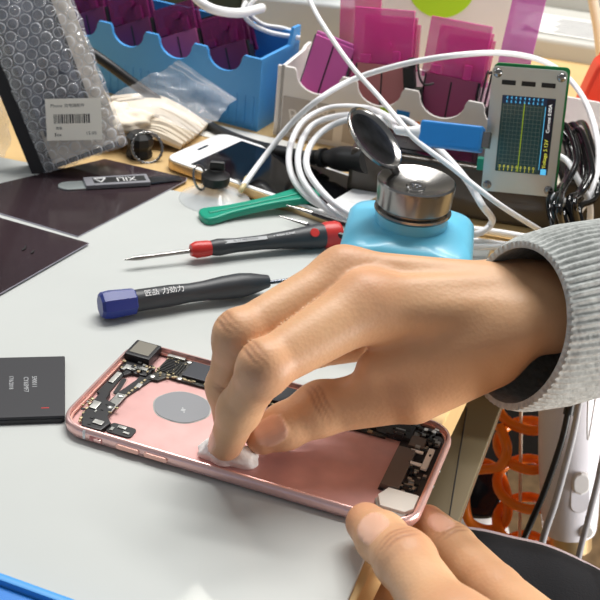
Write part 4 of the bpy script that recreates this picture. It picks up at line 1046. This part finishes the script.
        for (c, t, dn, rad, amp, sg) in s.creases:
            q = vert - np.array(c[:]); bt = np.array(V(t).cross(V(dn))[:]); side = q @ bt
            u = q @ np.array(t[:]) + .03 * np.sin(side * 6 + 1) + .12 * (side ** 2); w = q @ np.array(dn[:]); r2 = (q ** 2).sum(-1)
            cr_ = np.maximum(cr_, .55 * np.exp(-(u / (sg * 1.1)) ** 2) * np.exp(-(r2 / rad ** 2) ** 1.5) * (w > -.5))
        for c, r_, a in s.warm: warm = np.maximum(warm, a * np.exp(-((vert - np.array(c[:])) ** 2).sum(-1) / r_ ** 2))
        for (c, n_, t, w, l, th) in s.nails:
            q = vert - np.array(c[:]); x = q @ np.array(t.cross(n_)[:]); y = q @ np.array(t[:]); z = q @ np.array(n_[:])
            sq = (np.abs(x / (w / 2)) ** 2.6 + np.abs(y / (l / 2)) ** 2.6) ** (1 / 2.6)
            nl = np.maximum(nl, np.clip((1.04 - sq) / .1, 0, 1) * (np.abs(z) < .3))
        return vert, faces, warm, nl, cr_
def skin_obj(name, parts, parent, origin):
    vs = np.concatenate([p[0] for p in parts]); off = 0; fs = []
    for p in parts: fs.append(p[1] + off); off += len(p[0])
    fs = np.concatenate(fs); me = bpy.data.meshes.new(name)
    me.from_pydata(((vs - np.array(origin[:])) * S).tolist(), [], fs.tolist())
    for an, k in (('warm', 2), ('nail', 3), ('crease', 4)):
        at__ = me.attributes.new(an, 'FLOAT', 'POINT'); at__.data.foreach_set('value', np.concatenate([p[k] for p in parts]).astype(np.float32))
    me.polygons.foreach_set('use_smooth', [True] * len(me.polygons)); me.materials.append(M['skin']); me.validate(); me.update()
    o = bpy.data.objects.new(name, me); C.objects.link(o); o.parent = parent; return o
# --- right hand
H = Hand(); H.kp = .62
iT, iD, iP, iM = at(226, 444, 1.35), at(240, 408, 3.3), at(265, 367, 5.5), at(364, 307, 6.5)
mT, mD, mP, mM = at(231, 425, 1.5), at(228, 386, 3.2), at(240, 336, 5.7), at(345, 281, 6.8)
mM = mM + (mM - iM) * .15
dv_ = (mM - iM)
rM = mM + V((.9, 1.5, -.7)); pM = rM + V((1.0, 1.2, -1.1))
wr_ = at(534, 316, 6.35) + V((0, .9, 0)); fdir = V((.84, .53, -.05)).normalized(); acr = fdir.cross(V((0, 0, 1))).normalized()   # acr: toward camera
wI, wP = wr_ + acr * 1.15 - V((0, 0, .0)), wr_ - acr * 1.3 - V((0, 0, .4))
tT, tI, tM, tC = at(263, 437, 1.3), at(322, 408, 2.3), at(412, 392, 3.3), at(484, 352, 4.8)
H.palm = [(at(372, 372, 4.4) + V((0, .45, 0)), wI - fdir * 1.6 - V((0, 0, .3)), .5, .95), (iM, wI, .92, 1.15), (mM, wr_ + V((0, 0, .3)), .9, 1.1), (rM, wr_ - acr * .7, .85, 1.2), (pM, wP, .85, 1.2),
          (iM.lerp(wI, .15) - V((0, -.4, 1.2)), wI - fdir * 1.2 + V((0, .4, 0)), .75, 1.0), (iM.lerp(tM, .45) + V((.5, .7, 0)), wI - fdir * 1.8 - V((0, -.7, .3)), .65, .95), (iM.lerp(tM, .7) + V((.7, .6, 0)), wI - fdir * 2.2 - V((0, -.6, .6)), .65, .9), (pM.lerp(wP, .3) - V((0, 0, .6)), wP, .9, 1.3),
          (wI, wI + fdir * 14, 1.12, 1.9), (wP, wP + fdir * 14, 1.2, 2.1), (wr_, wr_ + fdir * 14, 1.2, 2.3)]
H.palm += [(iM + V((0, 0, .75)), wI.lerp(wr_, .5) + V((-1.2, 0, 1.0)), .28, .22), (mM + V((0, 0, .72)), wr_ + V((-1.2, 0, 1.05)), .26, .22)]
H.fing = [([(iM, iP, 1.2, .86), (iP + V((0, 0, .05)), iP + (iD - iP) * .08, .96, .96), (iP, iD, .86, .74), (iD, iD + (iT - iD) * .1, .79, .79), (iD, iT, .76, .62)], .8),
          ([(mM, mP, 1.0, .86), (mP + V((0, 0, .05)), mP + (mD - mP) * .08, .97, .97), (mP, mD, .87, .75), (mD, mD + (mT - mD) * .1, .8, .8), (mD, mT, .76, .62)], .8),
          ([(rM, rM + V((-2.9, .5, -2.2)), .85, .78), (rM + V((-2.9, .5, -2.2)), rM + V((-1.6, .3, -3.7)), .78, .66), (rM + V((-1.6, .3, -3.7)), rM + V((.2, .3, -3.3)), .66, .58)], .7),
          ([(pM, pM + V((-2.2, .5, -1.5)), .75, .68), (pM + V((-2.2, .5, -1.5)), pM + V((-1.1, .3, -2.7)), .68, .58), (pM + V((-1.1, .3, -2.7)), pM + V((.2, .2, -2.3)), .58, .5)], .6),
          ([(tC + acr * .25, tM + acr * .1, 1.25, 1.12), (tM, tI, 1.1, .96), (tI, tI + (tT - tI) * .06, 1.05, 1.05), (tI, tT.lerp(tI, .35), .94, .88), (tT.lerp(tI, .35), tT, .86, .66)], 1.1)]
cam_up = (CU * .9 - CF * .45).normalized()
def crease(c, t, dn, n, gap, amp=.05, rad=.75, sg=.06, lift=.75):
    t = t.normalized(); dn = (dn - t * dn.dot(t)).normalized()
    for i in range(n): H_.creases.append((c + t * ((i - (n - 1) / 2) * gap) + dn * lift, t, dn, rad * (1 - .18 * abs(i - (n - 1) / 2)), amp * (.8 + .1 * (i % 3)), sg))
H_ = H
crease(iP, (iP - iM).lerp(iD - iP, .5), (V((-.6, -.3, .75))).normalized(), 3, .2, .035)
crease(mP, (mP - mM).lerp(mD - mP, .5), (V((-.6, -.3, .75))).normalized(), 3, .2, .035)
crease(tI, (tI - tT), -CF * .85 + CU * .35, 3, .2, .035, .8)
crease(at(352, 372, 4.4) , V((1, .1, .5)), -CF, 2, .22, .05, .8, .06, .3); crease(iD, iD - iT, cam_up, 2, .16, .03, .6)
H.nail_at(iT, iD, V((-.95, -.25, .25)), .62, .85, 1.05)
H.nail(271, 431, (tT - tI), 1.05, 1.25)
H.warm = [(iP, 1.1, .45), (mP, 1.1, .4), (iM + V((0, 0, .8)), 1.3, .4), (mM + V((0, 0, .8)), 1.2, .35), (iT, 1.0, .55), (tT, 1.1, .5), (tM, 1.5, .25)]
RH = H.mesh('r', (-4.2, 31, -.0), (22, 52, 11), .088, None)
# --- left hand
H = Hand(); H.kp = 1.0; H_ = H
aT, aI, aM = at(366, 523, 1.25), at(406, 561, 2.1), at(458, 640, 2.6)
bT, bD, bP, bM = at(428, 522, -.65), at(452, 547, -.6), at(496, 592, -.3), at(590, 670, .8)
cT, cD, cP, cM = at(448, 556, -3.6), at(408, 575, -3.9), at(391, 600, -3.6), at(560, 690, .2)
dT, dD, dP, dM = at(450, 590, -3.6), at(430, 610, -4), at(418, 650, -3.4), at(560, 730, -1.0)
eT, eD, eP, eM = at(490, 630, -3.8), at(470, 640, -4.0), at(450, 680, -3.8), at(580, 770, -2.0)
wl2 = at(700, 770, 2.0)
H.palm = [(aM, wl2, 1.3, 1.8), (bM, wl2, 1.0, 1.7), (cM, wl2, 1.0, 1.7), (dM, wl2, 1.0, 1.7), (eM, wl2 - V((0, 0, .8)), 1.0, 1.6), (wl2, wl2 + V((12, -5, 1)), 2.0, 2.6)]
H.fing = [([(aM, aI, 1.05, .92), (aI, aI + (aT - aI) * .06, 1.0, 1.0), (aI, aT.lerp(aI, .4), .9, .86), (aT.lerp(aI, .4), aT, .86, .7)], .9),
          ([(bM, bP, .98, .9), (bP, bD, .92, .84), (bD, bT, .84, .64)], .7),
          ([(cM, cP, .9, .84), (cP, cD, .84, .74), (cD, cT, .72, .6)], .7),
          ([(dM, dP, .88, .8), (dP, dD, .8, .7), (dD, dT, .7, .58)], .7),
          ([(eM, eP, .78, .7), (eP, eD, .7, .6), (eD, eT, .6, .5)], .6)]
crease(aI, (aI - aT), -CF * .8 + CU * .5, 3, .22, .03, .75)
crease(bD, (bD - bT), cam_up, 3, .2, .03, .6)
H.nail(372, 527, (aT - aI), 1.1, 1.3)
H.nail(441, 522, (bT - bD), .8, 1.15)
H.warm = [(aT, 1.1, .6), (aI + V((0, 0, .8)), 1.1, .35), (aM + V((0, 0, 1)), 1.4, .4), (bT, 1.0, .6), (bP, 1.1, .3), (cP, 1.2, .4)]
LH = H.mesh('l', (.0, 12, -7), (23, 34.6, 7), .092, None)
PO = V((30, 38, -30))
person = thing('person', 'person in grey knitted sleeve and dark trousers, both hands working on the phone', 'person', T(*PO))
skin_obj('hands', [RH, LH], person, PO)
# --- sleeve
rim_c = at(523, 333, 6.4) + V((0, .8, 0))
def sleeve(t, th, inner):
    # t along the arm 0..1, th round it
    Ls_ = 26
    s_ = t * Ls_
    z_ = V((0, 0, 1)); u1 = (z_ - fdir * z_.dot(fdir)).normalized(); u2 = fdir.cross(u1)
    if u2.y > 0: u2 = -u2                    # u2 toward camera
    r1 = 3.05 + .25 * min(1, s_ / 2); r2 = 2.75 + .2 * min(1, s_ / 2)
    bl_ = 1 / (1 + math.exp(-(s_ - 6.0) * 2.2)); r1 += .75 * bl_; r2 += 1.0 * bl_
    fold = .35 * bl_ * noise.noise(V((s_ * .7, math.cos(th) * 1.5, math.sin(th) * 1.5))) * 1.6
    lip = .16 * math.exp(-(s_ / .35) ** 2)
    rib = .06 * math.cos(th * 70) * (1 - .75 * bl_)
    k = (-.34 if inner else rib * min(1, .25 + s_ * 1.5) - lip * .6) + fold
    skew = -.55 * max(0, 1 - s_ / 5) * math.sin(th) * 1.6      # the underside reaches further over the wrist
    skew = 1.35 * max(0, 1 - s_ / 6) * (math.cos(th) * .25 - .15)
    low = max(0, -math.cos(th)) ** 1.5 * .9 * max(0, 1 - s_ / 6)
    c = rim_c + fdir * (s_ + skew)
    return c + u1 * ((r1 + k) * math.cos(th) - low * .4 - .45 * bl_) + u2 * ((r2 + k) * math.sin(th))
g = G(); NT, NA = 110, 560
vs = [sleeve((i / NT) ** 1.2, 2 * math.pi * j / NA, False) - PO for i in range(NT + 1) for j in range(NA)]
g.add(vs, [(i * NA + j, i * NA + (j + 1) % NA, (i + 1) * NA + (j + 1) % NA, (i + 1) * NA + j) for i in range(NT) for j in range(NA)])
NI, NB = 16, 560
vi = [sleeve((i / NI) ** 1.3 * .9, 2 * math.pi * j / NB, True) - PO for i in range(NI + 1) for j in range(NB)]
g.add(vi, [(i * NB + j, (i + 1) * NB + j, (i + 1) * NB + (j + 1) % NB, i * NB + (j + 1) % NB) for i in range(NI) for j in range(NB)])
# rim joining both
o_, n_ = 0, len(vs)
g.f += [(j, n_ + j, n_ + (j + 1) % NB, (j + 1) % NA) for j in range(NB)]; g.m += [0] * NB
g.build('sleeve', 'knit', person, ang=80)
# --- trousers: two thighs running under the bench edge
g = G()
lap = [(435, 536), (452, 529), (480, 531), (510, 538), (550, 548), (600, 572), (660, 610)]
base = [dp(lap[i][0], lap[i][1], 56) for i in range(len(lap))]
base = [base[0] - (base[1] - base[0]) * 1.2] + base + [base[-1] + (base[-1] - base[-2]) * 4]
cr = catmull(base, 8); NN = 40; vs = []; pip = []
def section(p, a, k=1): return p + V((0, -6.2 + 6.2 * k * math.cos(a), -4.6 + 4.9 * k * math.sin(a)))
for p in cr:
    # each section is lowered or raised until its upper outline meets the lap line
    q = min((section(p, 2 * math.pi * j / 180) for j in range(180)), key=lambda q: -(q - EYE).dot(CU) / (q - EYE).dot(CF))
    sh = p - q; pip.append(q + sh - PO)
    for j in range(NN): vs.append(section(p, 2 * math.pi * j / NN) + sh - PO)
g.add(vs, [(i * NN + j, i * NN + (j + 1) % NN, (i + 1) * NN + (j + 1) % NN, (i + 1) * NN + j) for i in range(len(cr) - 1) for j in range(NN)])
g.f.append(tuple(range(NN))); g.m.append(0)
tro = g.build('trousers', 'trouser', person, ang=80)
G().tube(pip, .13, 8).build('piping', 'piping', tro)

# ------------------------------------------------------------------ light
w = bpy.data.worlds.new('World'); bpy.context.scene.world = w; w.use_nodes = True
w.node_tree.nodes['Background'].inputs[0].default_value = (.93, .96, 1, 1); w.node_tree.nodes['Background'].inputs[1].default_value = .22
def area(name, loc, target, sx, sy, power, col=(1, 1, 1)):
    l = bpy.data.lights.new(name, 'AREA'); l.shape = 'RECTANGLE'; l.size = sx; l.size_y = sy; l.energy = power; l.color = col
    o = bpy.data.objects.new(name, l); C.objects.link(o); o.location = loc
    o.rotation_euler = (V(target) - V(loc)).to_track_quat('-Z', 'Y').to_euler(); return o
for x_, y_, e_ in ((.1, .95, 22), (-.1, 1.5, 18), (.7, 1.5, 13)):
    area('ceiling_tube', (x_, y_, 1.72), (x_ * .4, .5 + (y_ - .5) * .3, 0), 1.2, .12, e_, (1, .985, .955))
area('left_fill', (-2.2, 1.4, 1.2), (0, .5, 0), .9, 1.1, 8, (.93, .97, 1))  # cool fill added from the left for broad glints, not a known window
area('under_bench_fill', (1.1, .25, -.05), (.2, .64, -.25), .5, .5, 16, (1, .97, .94))  # added fill that brightens the orange hose and white tool below the bench
# the tube whose reflection lies on the near edge of the mat
def mirror_up(px, py, h):
    p = at(px, py, ZM); d = (p - EYE).normalized(); d.z = -d.z; return p + d * ((h - p.z) / d.z)
m0, m1 = mirror_up(240, 560, 172), mirror_up(196, 604, 172)
l = bpy.data.lights.new('ceiling_tube', 'AREA'); l.shape = 'RECTANGLE'; l.size = (m1 - m0).length * S * 1.4; l.size_y = .065; l.energy = 1.1; l.color = (1, .97, .86)
o = bpy.data.objects.new('ceiling_tube', l); C.objects.link(o)
mc = m0 + (m1 - m0) * .7; xx = (m1 - m0).normalized(); o.matrix_world = basis(mc * S, xx, V((0, 0, 1)).cross(xx), V((0, 0, 1)))
# ------------------------------------------------------------------ camera
cd = bpy.data.cameras.new('camera'); cd.sensor_width = 36; cd.lens = FPX / 600 * 36; cd.clip_start = .01; cd.clip_end = 50
cd.dof.use_dof = True; cd.dof.focus_distance = .45; cd.dof.aperture_fstop = 38
co = bpy.data.objects.new('camera', cd); C.objects.link(co)
mw = Matrix((CR, CU, -CF)).transposed().to_4x4(); mw.translation = EYE * S; co.matrix_world = mw
sc_ = bpy.context.scene; sc_.camera = co
sc_.view_settings.view_transform = 'Standard'; sc_.view_settings.look = 'None'; sc_.view_settings.gamma = 1; sc_.view_settings.exposure = .08
sc_.view_settings.use_curve_mapping = False
sc_.cycles.max_bounces = 10; sc_.cycles.transparent_max_bounces = 16
